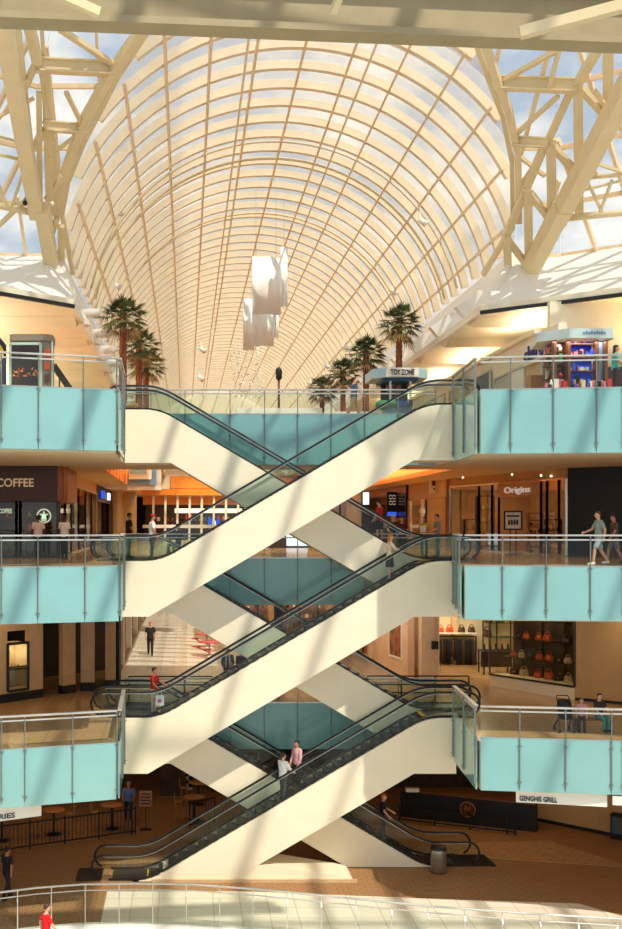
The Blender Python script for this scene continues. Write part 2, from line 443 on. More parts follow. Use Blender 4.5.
wl(mb, 7.3, 29, LB2 - 1.1, LB2); wl(mb, 7.3, 29, L1 + .32, L1 + .55); wl(mk, 7.3, 29, L1, L1 + .34, .3)
mb.box(-4.3, -3.75, 44.9, 45.2, L1 + .32, LB2); mk.box(-4.32, -3.73, 44.86, 45.2, L1, L1 + .34)
mb.box(-3.35, -2.95, 45.6, 46.2, L1 + .32, LB2); mk.box(-3.37, -2.93, 45.56, 46.2, L1, L1 + .34)
struct(mb, 'wall_left', M['tan2'], 'sand coloured wall with piers below the coffee shop', 'wall')
struct(mk, 'baseboard_left', M['black'], 'tall black skirting under the sand coloured piers', 'baseboard')
mb = MB()
mb.wall((-14, 41.5), (-3.2, 52), L1, LB2, .2); mb.box(-3.0, -2.8, 46.2, 47.4, L1, LB2)
struct(mb, 'wall_left', M['black'], 'dark backs of the niches between the sand coloured piers', 'wall')
mb = MB()
for i, y in enumerate((47.4, 53, 60, 68, 77)):
    y1 = (53, 60, 68, 77, 92)[i]
    mb.box(-3.3, -3.0, y, y + .7, L1, LB2); mb.box(-3.3, -3.15, y + .7, y1, L1 + 2.9, LB2)
struct(mb, 'wall_left', M['white'], 'pale shopfront piers along the sunlit lower corridor', 'wall')
mb = MB(); mb.box(-16, 24, 91.6, 92, L1, LB2)
struct(mb, 'wall_back', M['shopin'], 'far end wall of the lower corridor', 'wall')
# peach portal on the lower level
mb = MB()
mb.box(10.2, 10.75, 47.6, 48.3, L1, LB2); mb.wall((9.9, 48.4), (9.3, 53.5), L1, LB2, .3); mb.box(10.75, 10.95, 47.7, 48.4, L1, LB2)
struct(mb, 'wall_right', M['pink'], 'peach stone portal beside the handbag shop', 'wall')
mb = MB()
for y in (54, 59, 66, 75):
    mb.box(9.0, 9.5, y, y + .6, L1, LB2)
mb.box(9.1, 9.4, 53.5, 92, L1 + 3.0, LB2); mb.box(13, 13.2, 53.5, 92, L1, LB2)
struct(mb, 'wall_right', M['pink'], 'peach shopfront piers receding beyond the portal', 'wall')
# middle level wing walls
mb = MB()
mb.wall((15.2, 44.0), (19.5, 40.6), L2, LB3, .25, side=-1)
struct(mb, 'wall_right', M['black'], 'plain black hoarding on the coffee level behind the walking person', 'wall')
mb = MB()
mb.box(-5.3, -4.9, 76, 79, L2, LB3); mb.box(-4.4, -3.5, 77, 78, L2, LB3); mb.box(-5.2, -5, 79, 96, L2, LB3)
struct(mb, 'wall_left', M['tan2'], 'beige pier at the end of the coffee shop row', 'wall')
# ------------------------------------------------------------------ glass vault
VC, VZ, VR = 4.04, 21.52, 9.28
TH = 1.354
def yfront(z): return 44 - 1.27 * (z - 23.5)
def vpt(th, r, y): return (VC + r * math.sin(th), y, VZ + r * math.cos(th))
vault = thing('vaulted_skylight', 'long glass barrel vault with tan cross ribs over the top level', 'skylight', (VC, 44, 23.5))
def arcsweep(mb, ths, y0, y1, r0, r1, mi=0):
    vs = []
    for t in ths:
        for (r, y) in ((r0, y0), (r0, y1), (r1, y1), (r1, y0)): vs.append(vpt(t, r, y))
    fs = []
    for i in range(len(ths) - 1):
        a = i * 4; b = a + 4
        for j in range(4): fs.append((a + j, a + (j + 1) % 4, b + (j + 1) % 4, b + j))
    e = len(vs) - 4
    fs += [(3, 2, 1, 0), (e, e + 1, e + 2, e + 3)]
    mb.add(vs, fs, mi)
ys = []
y = 35.6
while y < 149: ys.append(y); y += 1.9
for y in ys:
    if y >= 44: tm = TH
    else:
        z = 23.5 + (44 - y) / 1.27 + .05
        c = (z - VZ) / VR
        if c >= .995: continue
        tm = math.acos(c)
    n = 44 if y < 80 else 30
    ths = [-tm + 2 * tm * i / n for i in range(n + 1)]
    mb = MB()
    arcsweep(mb, ths, y - .05, y + .05, VR - .35, VR - .02)
    arcsweep(mb, ths, y - .13, y + .13, VR - .38, VR - .35)
    build(mb, 'cross_rib', M['beam'], vault)
for k in range(-7, 7):
    th = .045 + .205 * k
    if abs(th) > TH: continue
    z = VZ + VR * math.cos(th)
    mb = MB()
    a = Vector(vpt(th, VR - .45, max(yfront(z), 34))); b = Vector(vpt(th, VR - .45, 149.8))
    mb.bar(a, b, .09, .12, up=(math.sin(th), 0, math.cos(th)))
    build(mb, 'glazing_bar', M['bar'], vault)
for th in (-.215, .325):
    mb = MB(); z = VZ + VR * math.cos(th)
    mb.tube([vpt(th, VR - .8, yfront(z) + .4), vpt(th, VR - .8, 149.5)], .05, 6)
    build(mb, 'sprinkler_pipe', M['bar'], vault)
for y in (50.5, 52.9, 62.2):
    mb = MB(); mb.tube([vpt(-TH + 2 * TH * i / 40, VR - .68, y) for i in range(41)], .055, 6)
    build(mb, 'hoop_tube', M['paint'], vault)
mb = MB()                                           # the glazing, set between the ribs
NT = 44
rows = [34.2] + [y + .95 for y in ys] + [149.7]
vs = []; 
for y in rows:
    for i in range(NT + 1):
        t = -TH + 2 * TH * i / NT; z = VZ + VR * math.cos(t)
        vs.append(vpt(t, VR - .01, max(y, yfront(z))))
fs = []
for r in range(len(rows) - 1):
    for i in range(NT):
        a = r * (NT + 1) + i; q = (a, a + 1, a + NT + 2, a + NT + 1)
        if vs[a + NT + 1][1] - vs[a][1] > 1e-3 or vs[a + NT + 2][1] - vs[a + 1][1] > 1e-3: fs.append(q)
mb.add(vs, fs, 0, True)
build(mb, 'glazing', M['vault_glass'], vault)
for y in [45.4 + 4.75 * i for i in range(12)]:       # stub brackets along the springing
    mb = MB(); mb.tube([(-4.35, y, 21.25), (-3.55, y, 21.25)], .2, 12); mb.prism([(-4.3, 20.75), (-3.95, 20.75), (-4.6, 22.2), (-4.9, 22.2)], y - .25, y + .25)
    build(mb, 'bracket', M['white'], vault)
    mb = MB(); mb.prism([(11.5, 21.0), (11.1, 21.5), (12.1, 22.2), (12.3, 22.0)][::-1], y - .22, y + .22)
    build(mb, 'bracket', M['white'], vault)
for i, (px, py, d) in enumerate(((120, 212, 52), (423, 222, 50), (118, 286, 60), (394, 292, 62), (203, 350, 66), (201, 378, 62), (346, 348, 70), (327, 366, 74), (312, 384, 80))):
    p = at(px, py, d)
    mb = MB(); mb.tube([p + Vector((-.16, 0, .1)), p + Vector((.12, -.1, -.12))], [.12, .16], 10); mb.bar(p + Vector((-.1, 0, .1)), p + Vector((-.1, .25, .6)), .05, .05)
    o = build(mb, 'spotlight', M['white']); tag(o, '', 'spotlight')
    o['label'] = ('small white spotlight high on the vault ribs above the single palm cluster', 'small white spotlight high on the vault ribs above the gift kiosk', 'white spotlight level with the crown of the tallest palm of the cluster of three',
                  'white spotlight just above the crown of the largest palm by the toy kiosk', 'white spotlight low on the vault, upper of a pair beside the palm cluster', 'white spotlight low on the vault, lower of a pair beside the palm cluster',
                  'uppermost of three white spotlights in a slanting row over the row of four palms', 'middle of three white spotlights in a slanting row over the row of four palms', 'lowest of three white spotlights in a slanting row over the row of four palms')[i]
    o['group'] = 'spotlights on the vault'

# ------------------------------------------------------------------ sloping and flat skylight over the atrium
sky = thing('atrium_skylight', 'ivory framed sloping glass roof around the mouth of the vault', 'skylight', (4, 36, 23.3))
ZB = 23.3; HM = 11.7
def archx(z):
    d = VR * VR - (z - VZ) ** 2
    return math.sqrt(d) if d > 0 else 0
def cp(x, h): return Vector((x, 44 - 1.27 * h, ZB + h))
EX = Vector((.776, -.63, 0)); UX = Vector((-.63 * 1.27, -.77 * 1.27, 1))
def rp(s, h): return Vector((15, 44, ZB)) + EX * s + UX * h
def lp(s, h):
    p = rp(s, h); return Vector((7.8 - p.x, p.y, p.z))
for x in [-6.4 + 1.7 * i for i in range(13)]:
    h1 = min(HM, (x + 7.2) / .463, (15 - x) / .463)
    dx = abs(x - VC); h0 = 0
    if dx < VR: h0 = max(0, VZ + math.sqrt(VR * VR - dx * dx) - ZB)
    if h1 - h0 > .3:
        build(MB().bar(cp(x, h0), cp(x, h1), .1, .22), 'rafter', M['bar'], sky)
for fn in (rp, lp):
    for s in [1.4 + 1.7 * i for i in range(7)]:
        h1 = min(HM, s / .434)
        build(MB().bar(fn(s, 0), fn(s, h1), .12, .24), 'rafter', M['bar'], sky)
hh = [0, 1.5, 3, 4.5, 6, 7.5, 9, 10.5, HM]
for h in hh:
    xa = -7.2 + .463 * h; xb = 15 - .463 * h; ax = archx(ZB + h) if ZB + h < VZ + VR else 0
    prs = [(cp(xa, h), cp(VC - ax, h)), (cp(VC + ax, h), cp(xb, h))] if ax else [(cp(xa, h), cp(xb, h))]
    for fn in (rp, lp): prs.append((fn(.434 * h, h), fn(12.8, h)))
    for a, b in prs: build(MB().bar(a, b, .14, .16), 'purlin', M['bar'], sky)
mb = MB()
for i in range(len(hh) - 1):
    n = 6
    for k in range(n):
        ha = hh[i] + (hh[i + 1] - hh[i]) * k / n; hb = hh[i] + (hh[i + 1] - hh[i]) * (k + 1) / n
        def edge(h):
            ax = archx(ZB + h) if ZB + h < VZ + VR else 0
            return -7.2 + .463 * h, VC - ax, VC + ax, 15 - .463 * h
        a = edge(ha); b = edge(hb); up = Vector((0, .06, .06))
        mb.add([cp(a[0], ha) + up, cp(a[1], ha) + up, cp(b[1], hb) + up, cp(b[0], hb) + up], [(0, 1, 2, 3)])
        mb.add([cp(a[2], ha) + up, cp(a[3], ha) + up, cp(b[3], hb) + up, cp(b[2], hb) + up], [(0, 1, 2, 3)])
for fn in (rp, lp):
    mb.add([fn(0, 0), fn(12.8, 0), fn(12.8, HM), fn(.434 * HM, HM)], [(0, 1, 2, 3)])
build(mb, 'glazing', M['sky_glass'], sky)
for k, x in enumerate([-20 + 2.6 * i for i in range(20)]):
    build(MB().bar((x, -8, 35.1), (x, 29.2, 35.1), .34 if k % 2 else .22, .4), 'roof_bar', M['bar'], sky)
for y in (-8, -1, 6, 13, 20, 27):
    build(MB().bar((-20, y, 34.8), (29, y, 34.8), .2, .3), 'purlin', M['bar'], sky)

# ------------------------------------------------------------------ painted steel trusses either side of the vault mouth
def pp(px, py, off=0):
    return at(px, py, 57.84 / (1 + .001155 * (CY - py)) - off)
def truss(name, label, chords, parts, loc):
    t = thing(name, label, 'roof truss', loc)
    for nm, pts, w, off in chords:
        mb = MB()
        for a, b in zip(pts[:-1], pts[1:]):
            mb.bar(pp(*a, off), pp(*b, off), w, w * 1.1)
        for a in pts[1:-1]: mb.ell(pp(*a, off), w * .56, w * .56, w * .56, 8)
        build(mb, nm, M['paint'], t)
    for nm, a, b, w, oa, ob in parts:
        mb = MB()
        if nm == 'pipe': mb.tube([pp(*a, oa), pp(*b, ob)], w / 2, 10)
        elif nm == 'box_strut':
            mb.bar(pp(*a, oa), pp(*b, ob), w, w * 1.3)
        elif nm == 'tie_beam': mb.ibar(pp(*a, oa), pp(*b, ob), w * .9, w, .05)
        else: mb.bar(pp(*a, oa), pp(*b, ob), w, w * .8)
        build(mb, nm, M['paint'], t)
    return t
truss('roof_truss', 'ivory painted steel truss on the coffee shop side of the vault mouth',
      [('arch_chord', [(150, 26), (117, 77), (84, 141), (68, 180), (62, 213), (73, 274)], .17, .2),
       ('outer_arch_chord', [(143, 28), (112, 72), (80, 128), (64, 178), (57, 215)], .3, .5)],
      [('box_strut', (2, 18), (37, 214), .5, 3.0, 1.8), ('box_strut', (42, 208), (60, 314), .5, 2.0, 1.0),
       ('pipe', (-30, 199), (48, 216), .26, 2.4, 1.8),
       ('tie_beam', (38, 65), (115, 69), .4, 1.4, .4), ('tie_beam', (44, 126), (84, 129), .3, 1.4, .4),
       ('post', (17, 20), (36, 196), .2, 1.6, 1.4), ('post', (28, 20), (38, 64), .34, 1.4, 1.3), ('post', (41, 22), (52, 150), .13, 1.1, 1.0),
       ('post', (46, 66), (50, 214), .3, 1.0, 1.1), ('post', (39, 92), (40, 200), .2, 1.5, 1.4), ('post', (54, 152), (57, 214), .22, .8, .8), ('post', (61, 226), (62, 304), .26, .9, .9),
       ('post', (48, 196), (56, 290), .2, 1.0, 1.0),
       ('brace', (60, 29), (116, 66), .2, 1.2, .4), ('brace', (66, 92), (84, 128), .15, 1.1, .4), ('brace', (44, 70), (56, 146), .12, 1.2, .9), ('brace', (48, 157), (78, 134), .14, 1.2, .5),
       ('brace', (37, 62), (22, 92), .22, 1.3, 1.6), ('brace', (44, 128), (34, 150), .24, 1.2, 1.5), ('brace', (62, 176), (46, 200), .2, .8, 1.2), ('brace', (40, 66), (48, 128), .12, 1.2, 1.2),
       ('brace', (57, 218), (46, 250), .2, .8, 1.2), ('brace', (66, 240), (55, 262), .18, .7, 1.0), ('brace', (-8, 120), (34, 98), .12, 2.2, 1.8), ('brace', (-8, 128), (28, 80), .1, 2.2, 1.8),
       ('brace', (-8, 168), (8, 208), .1, 2.4, 2.3), ('brace', (-8, 232), (30, 196), .16, 2.2, 1.8), ('brace', (12, 206), (24, 170), .1, 2.2, 2.0), ('pipe', (-20, 150), (22, 160), .12, 2.2, 1.9), ('pipe', (-20, 132), (20, 142), .1, 2.2, 1.9)],
      tuple(pp(60, 300)))
truss('roof_truss', 'ivory painted steel truss on the gift kiosk side of the vault mouth',
      [('arch_chord', [(474, 36), (489, 79), (503, 115), (512, 160), (513, 226), (483, 275)], .17, .2),
       ('outer_arch_chord', [(483, 38), (495, 74), (508, 108), (518, 150), (519, 222)], .24, .5)],
      [('box_strut', (640, 62), (557, 220), .52, 3.0, 1.8), ('box_strut', (562, 208), (506, 316), .52, 2.0, 1.0),
       ('pipe', (556, 219), (660, 209), .26, 1.8, 2.4),
       ('tie_beam', (500, 83), (578, 86), .4, .4, 1.4), ('tie_beam', (513, 141), (548, 143), .3, .4, 1.4),
       ('post', (578, 82), (579, 212), .32, 1.3, 1.4), ('post', (608, 44), (608, 108), .34, 1.6, 1.6), ('post', (551, 140), (552, 218), .34, 1.1, 1.3), ('post', (528, 188), (529, 270), .32, .9, 1.0), ('post', (507, 236), (509, 306), .3, .8, .9),
       ('brace', (504, 80), (558, 50), .18, .4, 1.2), ('brace', (513, 137), (558, 96), .16, .4, 1.2), ('brace', (600, 46), (577, 84), .28, 1.6, 1.3), ('brace', (576, 80), (548, 141), .22, 1.2, 1.1),
       ('brace', (560, 48), (548, 90), .14, 1.2, 1.2), ('brace', (547, 140), (526, 189), .26, 1.0, .8), ('brace', (527, 187), (505, 238), .26, .8, .6), ('brace', (575, 82), (606, 116), .24, 1.3, 1.6), ('brace', (547, 140), (574, 170), .24, 1.1, 1.4),
       ('brace', (526, 188), (549, 218), .24, .9, 1.2), ('brace', (505, 236), (526, 264), .22, .7, 1.0), ('brace', (516, 154), (545, 176), .15, .5, 1.0), ('brace', (517, 190), (532, 168), .12, .5, .8),
       ('brace', (594, 90), (640, 154), .14, 2.0, 2.2), ('brace', (586, 178), (602, 212), .1, 2.0, 2.2), ('brace', (612, 180), (600, 212), .1, 2.2, 2.2), ('pipe', (582, 178), (650, 172), .16, 2.0, 2.3),
       ('pipe', (560, 196), (640, 176), .1, 1.9, 2.2), ('brace', (586, 160), (640, 178), .12, 2.0, 2.3), ('brace', (588, 160), (598, 176), .1, 2.0, 2.1)],
      tuple(pp(508, 300)))
# big beam across the top of the view
gd = thing('roof_girder', 'heavy steel girder in shade-darkened tan crossing above the vault mouth', 'roof girder', (4, 20.5, 22.4))
p = at(-80, 16, 20.0); q = at(720, 49, 22.1)
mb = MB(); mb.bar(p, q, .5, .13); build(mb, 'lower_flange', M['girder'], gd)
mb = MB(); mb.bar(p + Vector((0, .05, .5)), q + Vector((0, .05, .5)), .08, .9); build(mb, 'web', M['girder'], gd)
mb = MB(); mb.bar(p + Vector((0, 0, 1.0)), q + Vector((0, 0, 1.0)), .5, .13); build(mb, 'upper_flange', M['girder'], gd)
for (a, b, w) in ((at(52, -8, 19.6), at(99, 13, 19.9), .16), (at(520, 33, 20.9), at(660, -4, 20.2), .2), (at(340, -4, 20.2), at(333, 12, 20.5), .12)):
    mb = MB(); mb.bar(a, b, w, w); build(mb, 'brace', M['paint'], gd)

# small round ceiling cameras on the trusses
for px, py, off, lb in ((25, 203, 2.4, 'small black camera hanging from the pipe beside the coffee side truss'), (52, 204, 1.4, 'small white camera on the coffee side truss beside its post'), (67, 299, 1.0, 'small dark camera at the foot of the coffee side truss')):
    p = pp(px, py, off); mb = MB(); mb.ell(p, .09, .14, .09, 10); mb.bar(p, p + Vector((0, .1, .25)), .04, .04)
    tag(build(mb, 'camera_dome', M['black'] if 'white' not in lb else M['white']), lb, 'camera')

# ------------------------------------------------------------------ daylight
W = bpy.data.worlds.new('sky'); S.world = W; W.use_nodes = True
nt = W.node_tree; nt.nodes.clear()
out = nt.nodes.new('ShaderNodeOutputWorld'); bg = nt.nodes.new('ShaderNodeBackground')
tc = nt.nodes.new('ShaderNodeTexCoord')
mp = nt.nodes.new('ShaderNodeMapping'); mp.inputs['Scale'].default_value = (3.2, 3.2, 6)
ns = nt.nodes.new('ShaderNodeTexNoise'); ns.inputs['Scale'].default_value = 2.6; ns.inputs['Detail'].default_value = 7; ns.inputs['Roughness'].default_value = .55
cr = nt.nodes.new('ShaderNodeValToRGB')
cr.color_ramp.elements[0].position = .43; cr.color_ramp.elements[0].color = (.33, .43, .56, 1)
cr.color_ramp.elements[1].position = .66; cr.color_ramp.elements[1].color = (.98, .92, .82, 1)
nt.links.new(tc.outputs['Generated'], mp.inputs[0]); nt.links.new(mp.outputs[0], ns.inputs['Vector'])
nt.links.new(ns.outputs['Fac'], cr.inputs[0]); nt.links.new(cr.outputs[0], bg.inputs[0])
bg.inputs[1].default_value = 1.38
nt.links.new(bg.outputs[0], out.inputs[0])
sl = bpy.data.lights.new('sun', 'SUN'); so = bpy.data.objects.new('sun', sl); COL.objects.link(so)
sl.energy = 3.7; sl.color = (1, .94, .84); sl.angle = math.radians(.8)
so.rotation_euler = Vector((-.34, .62, -1)).to_track_quat('-Z', 'Y').to_euler()
def area(name, loc, sx, sy, e, rgb=(1, .78, .5), rot=(0, 0, 0)):
    l = bpy.data.lights.new(name, 'AREA'); l.shape = 'RECTANGLE'; l.size = sx; l.size_y = sy; l.energy = e; l.color = rgb
    o = bpy.data.objects.new(name, l); COL.objects.link(o); o.location = loc; o.rotation_euler = rot
    return o
S.view_settings.view_transform = 'Standard'; S.view_settings.look = 'None'; S.view_settings.gamma = 1; S.view_settings.use_curve_mapping = False
S.view_settings.exposure = 0.0
S.cycles.transparent_max_bounces = 24; S.cycles.max_bounces = 8; S.cycles.diffuse_bounces = 5; S.cycles.glossy_bounces = 3; S.cycles.transmission_bounces = 6
S.cycles.sample_clamp_indirect = 6
# ------------------------------------------------------------------ turquoise balcony fronts with glass rails
def balcony(label, pts, zf, drop, rail, splits, loc=None, lift=0):
    """pts: front edge, left to right; splits: list per segment of panel end fractions"""
    c = loc or (pts[0][0], pts[0][1], zf)
    t = thing('balcony_railing', label, 'balcony railing', c, 'turquoise glass balcony fronts')
    first = True
    for (a, b), fr in zip(zip(pts[:-1], pts[1:]), splits):
        a = Vector((*a, 0)); b = Vector((*b, 0)); d = (b - a).normalized(); nn = Vector((d.y, -d.x, 0))
        fr = [0] + list(fr) + [1]
        for f0, f1 in zip(fr[:-1], fr[1:]):
            p = a.lerp(b, f0) + d * .012; q = a.lerp(b, f1) - d * .012
            o = nn * .10
            mb = MB(); mb.wall((p + o)[:2], (q + o)[:2], zf - drop, zf + lift, .05); build(mb, 'fascia_panel', M['teal'], t)
            mb = MB(); mb.wall((p + o)[:2], (q + o)[:2], zf + lift + .03, zf + rail - .1, .025); build(mb, 'glass_pane', M['glass2'], t)
        ends = fr if first else fr[1:]
        for f in ends:
            p = a.lerp(b, f) + nn * .15
            mb = MB(); mb.bar((p.x, p.y, zf - drop + .16), (p.x, p.y, zf + rail), .03, .06, up=nn)
            for zz in (zf - drop + .3, zf - .06): mb.bar(p + Vector((-.07, 0, zz)), p + Vector((.07, 0, zz)), .025, .03)
            build(mb, 'post', M['postgrey'], t)
        o = nn * .12; p = a + o; q = b + o
        mb = MB(); mb.bar((p.x, p.y, zf + rail), (q.x, q.y, zf + rail), .13, .05); build(mb, 'top_rail', M['steel2'], t)
        mb = MB(); mb.bar((p.x, p.y, zf + rail - .14), (q.x, q.y, zf + rail - .14), .04, .045); build(mb, 'lower_rail', M['steel2'], t)
        mb = MB(); mb.bar((p.x - nn.x * .02, p.y - nn.y * .02, zf + lift + .01), (q.x - nn.x * .02, q.y - nn.y * .02, zf + lift + .01), .06, .035); build(mb, 'clamp_strip', M['steel'], t)
        first = False
    return t
def seg_fracs(a, b, pxs):
    r = []
    for px in pxs:
        k = (px - CX) / FP; f = (k * a[1] - a[0]) / ((b[0] - a[0]) - k * (b[1] - a[1]))
        if .04 < f < .96: r.append(f)
    return r
def left_set(pts, pxs):
    return [seg_fracs(a, b, pxs) if b[0] > -8.9 else [.33, .66] for a, b in zip(pts[:-1], pts[1:])]
lw = LW[1:]
for zf, drop, rail, pxs, cx_, lb in ((L3, 1.9, 1.0, [-52, -7.5, 37.6, 82.5], -2.2, 'turquoise glass balcony front of the top level below the poster kiosk'),
                                (L2, 1.72, .96, [-57, -10, 37, 84], -2.12, 'turquoise glass balcony front under the coffee shop'),
                                (L1, 1.76, 1.0, [-70, -23, 24, 71.5], -2.2, 'turquoise glass balcony front of the lower level over the food court tables')):
    p = lw[:-1] + [(cx_, 34.4)]
    balcony(lb, p + [(-2.3, 38.5)], zf, drop, rail, left_set(p, pxs) + [[.5]], (-5.6, 33.3, zf))
for zf, drop, rail, pxs, rx, lb in ((L3, 1.99, 1.0, [510, 552.6, 595.5, 638, 681], 9.19, 'turquoise glass balcony front of the top level below the gift kiosk'),
                                (L2, 1.66, .96, [501.8, 545.4, 589.3, 633, 676], 8.7, 'turquoise glass balcony front between the black hoarding and the handbag shop'),
                                (L1, 1.48, 1.14, [519, 564.7, 610.4, 656, 700], 9.19, 'turquoise glass balcony front of the lower level above the white hanging boards')):
    p = rw(rx)[:-1]
    balcony(lb, [(9.5, 38.5)] + p, zf, drop, rail, [[.5]] + [seg_fracs(a, b, pxs) if a[0] < 17 else [.33, .66] for a, b in zip(p[:-1], p[1:])], (13.4, 33.8, zf), .17 if zf == L1 else 0)
for zf, drop, rail, lb in ((L3, 1.93, .92, 'turquoise glass front of the top bridge behind the escalators'), (L2, 1.78, .92, 'shaded turquoise glass front of the middle bridge behind the escalators'),
                           (L1, 1.76, .92, 'shaded turquoise glass front of the lowest bridge behind the escalators')):
    balcony(lb, [(-2.3, 42.02), (9.5, 42.02)], zf, drop, rail, [[(px - CX) / 26.25 / 11.8 + .195 for px in (151, 185, 230, 264.5, 297.5, 331, 364.6, 398)]], (3.6, 42.02, zf))

# ------------------------------------------------------------------ escalators
SL = .59
def escalator(label, zl, zu, y0, mirror=False, base=False):
    R = zu - zl; xu = 8.42; xl = xu - R / SL
    XL, XR = -2.28, (9.68 if mirror else 9.48)
    W_ = 1.6
    fx = (lambda x: 7.44 - x) if mirror else (lambda x: x)
    t = thing('escalator', label, 'escalator', (fx(xl), y0 + .8, zl))
    def deck(n=5, off=0.0, xs=None, xe=None):         # the deck line from the lower to the upper end, rounded at both knees
        xs = XL if xs is None else xs; xe = XR if xe is None else xe
        p = [(xs, zl + off)]
        r = .55
        for i in range(n + 1):
            f = i / n; p.append((xl - r + 2 * r * f, zl + off + SL * r * f * f))
        for i in range(n + 1):
            f = i / n; p.append((xu - r + 2 * r * f, zu + off - SL * r * (1 - f) ** 2))
        p.append((xe, zu + off))
        return p
    def fl(poly): return [(fx(x), z) for x, z in poly]
    def PR(mb, poly, a, b, mi=0): return mb.prism(fl(poly), a, b, 'y', mi)
    xub = 8.0
    if zl < 1:
        xb = xub - (zu - 1.95) / SL
        bot = [(XR, zu - 1.95), (xub, zu - 1.95), (xb, .02), (xl - .55, .02)]
        top = [p for p in deck() if p[0] > xl - .56]
        poly = [p for p in top] + bot
        poly = [(x, max(z, .02)) for x, z in poly]
    else:
        bot = [(XR, zu - 1.95), (xub, zu - 1.95), (xub - R / SL, zl - 1.95), (XL, zl - 1.95)]
        poly = deck() + bot
    low = [(x, z - .3) for x, z in deck() if zl > 1 or x > xl + .2]
    if zl < 1: low = [(x, max(z, .03)) for x, z in low]
    mb = MB(); PR(mb, low + [(x, z) for x, z in (bot if zl > 1 else bot[:-1])], y0 + .1, y0 + W_ - .1)
    build(mb, 'truss', M['cream'], t)
    for nm, a, b in (('side_cladding', y0, y0 + .1), ('side_cladding', y0 + W_ - .1, y0 + W_)):
        mb = MB(); PR(mb, poly, a, b); build(mb, nm, M['cream'], t)
    # steps
    n = int(R / .2); stp = None
    for i in range(n):
        x = xl + (i + .5) * (R / SL) / n; z = zl + (i + .5) * R / n
        if stp is None:
            m2 = MB(); hw = R / SL / n / 2
            m2.box(-hw, hw, -.5, .5, -.03, .0)
            xx = hw if mirror else -hw
            m2.add([(xx, -.5, 0), (xx, .5, 0), (xx, .5, -.24), (xx, -.5, -.24), (xx + .02, -.5, 0), (xx + .02, .5, 0), (xx + .02, .5, -.24), (xx + .02, -.5, -.24)], [(0, 1, 2, 3), (7, 6, 5, 4), (0, 3, 7, 4), (1, 5, 6, 2)])
            off = OFF[t.name]; OFF[t.name] = Vector((0, 0, 0))
            stp = build(m2, 'step', M['step'], t); OFF[t.name] = off; o = stp
        else:
            o = stp.copy(); COL.objects.link(o)
        o.location = Vector((fx(x), y0 + .8, z)) - OFF[t.name]
    xe0, xe1 = (xl - .45, xl + .05), (xu - .05, xu + .45)
    for (a, b, z) in ((XL - .9 if zl > 1 else xl - 1.3, xl, zl), (xu, XR + .8, zu)):
        mb = MB(); x0, x1 = sorted((fx(a), fx(b))); mb.box(x0, x1, y0 + .25, y0 + W_ - .25, z - .04, z + .015); lpo = build(mb, 'landing_plate', M['plate'], t)
        mb = MB(); xm = fx(b if z == zl else a); mb.box(xm - .07, xm + .07, y0 + .3, y0 + W_ - .3, z + .012, z + .03); build(mb, 'comb', M['yellow'], lpo)
    # balustrades and handrails
    HL = -3.35 if zl > 1 else xl - 2.0
    HR = 10.35
    rr = .40
    lowp = [(HL + rr + rr * math.cos(a), zl + .48 + rr * math.sin(a)) for a in [math.radians(q) for q in (250, 225, 200, 180, 160, 135, 112)]]
    upp = [(HR - rr + rr * math.cos(a), zu + .48 + rr * math.sin(a)) for a in [math.radians(q) for q in (68, 45, 20, 0, -20, -45, -70)]]
    mid = [(x, z + .88) for x, z in deck(5, 0, HL + rr, HR - rr)]
    path = lowp + mid + upp
    botp = [(x, z + .03) for x, z in deck(5, 0, HL + rr + .1, HR - rr - .1)]
    for k, yy in enumerate((y0 + .16, y0 + W_ - .16)):
        pol = path[2:-2] + botp[::-1]
        mb = MB(); PR(mb, pol, yy - .006, yy + .006); bgo = build(mb, 'balustrade_glass', M['smoked'], t)
        mb = MB(); mb.tube([(fx(x), yy, z) for x, z in path], .042, 8); build(mb, 'handrail', M['rubber'], t)
        dk = deck(5, .05, HL + rr + .2, HR - rr - .2)
        mb = MB()
        for p, q in zip(dk[:-1], dk[1:]): mb.bar((fx(p[0]), yy, p[1]), (fx(q[0]), yy, q[1]), .1, .05)
        build(mb, 'skirt_rail', M['dark'], t)
        mb = MB()
        dk = [(x, z + .845) for x, z in deck(5, 0, HL + rr, HR - rr)]
        for p, q in zip(dk[:-1], dk[1:]): mb.bar((fx(p[0]), yy, p[1]), (fx(q[0]), yy, q[1]), .035, .04)
        build(mb, 'rail_track', M['steel'], bgo)
    if base:
        mb = MB(); PR(mb, [(-.9, .0), (5.9, .0), (5.8, .12), (3.2, .55), (2.0, .62), (-.9, .3)], y0 + .02, y0 + W_ - .02); build(mb, 'pedestal', M['cream'], t)
        mb = MB(); PR(mb, [(-1.2, .0), (6.0, .0), (6.0, .11), (-1.2, .11)], y0 - .08, y0 + .02); build(mb, 'kick_board', M['tan2'], t)
    return t
YF, YB = 38.6, 40.21
escalator('front cream escalator rising from the coffee level to the top level', L2, L3, YF)
escalator('front cream escalator rising from the lower corridor, woman in beige near its top', L1, L2, YF)
escalator('front cream escalator rising from the paved ground floor, two men in light shirts riding it', G0, L1, YF, base=True)
escalator('rear cream escalator joining the top level beside the palm cluster', L2, L3, YB, True)
escalator('rear cream escalator from the handbag level up to the coffee shop landing', L1, L2, YB, True)
escalator('rear cream escalator rising from the ground beside the metal bin', G0, L1, YB, True)

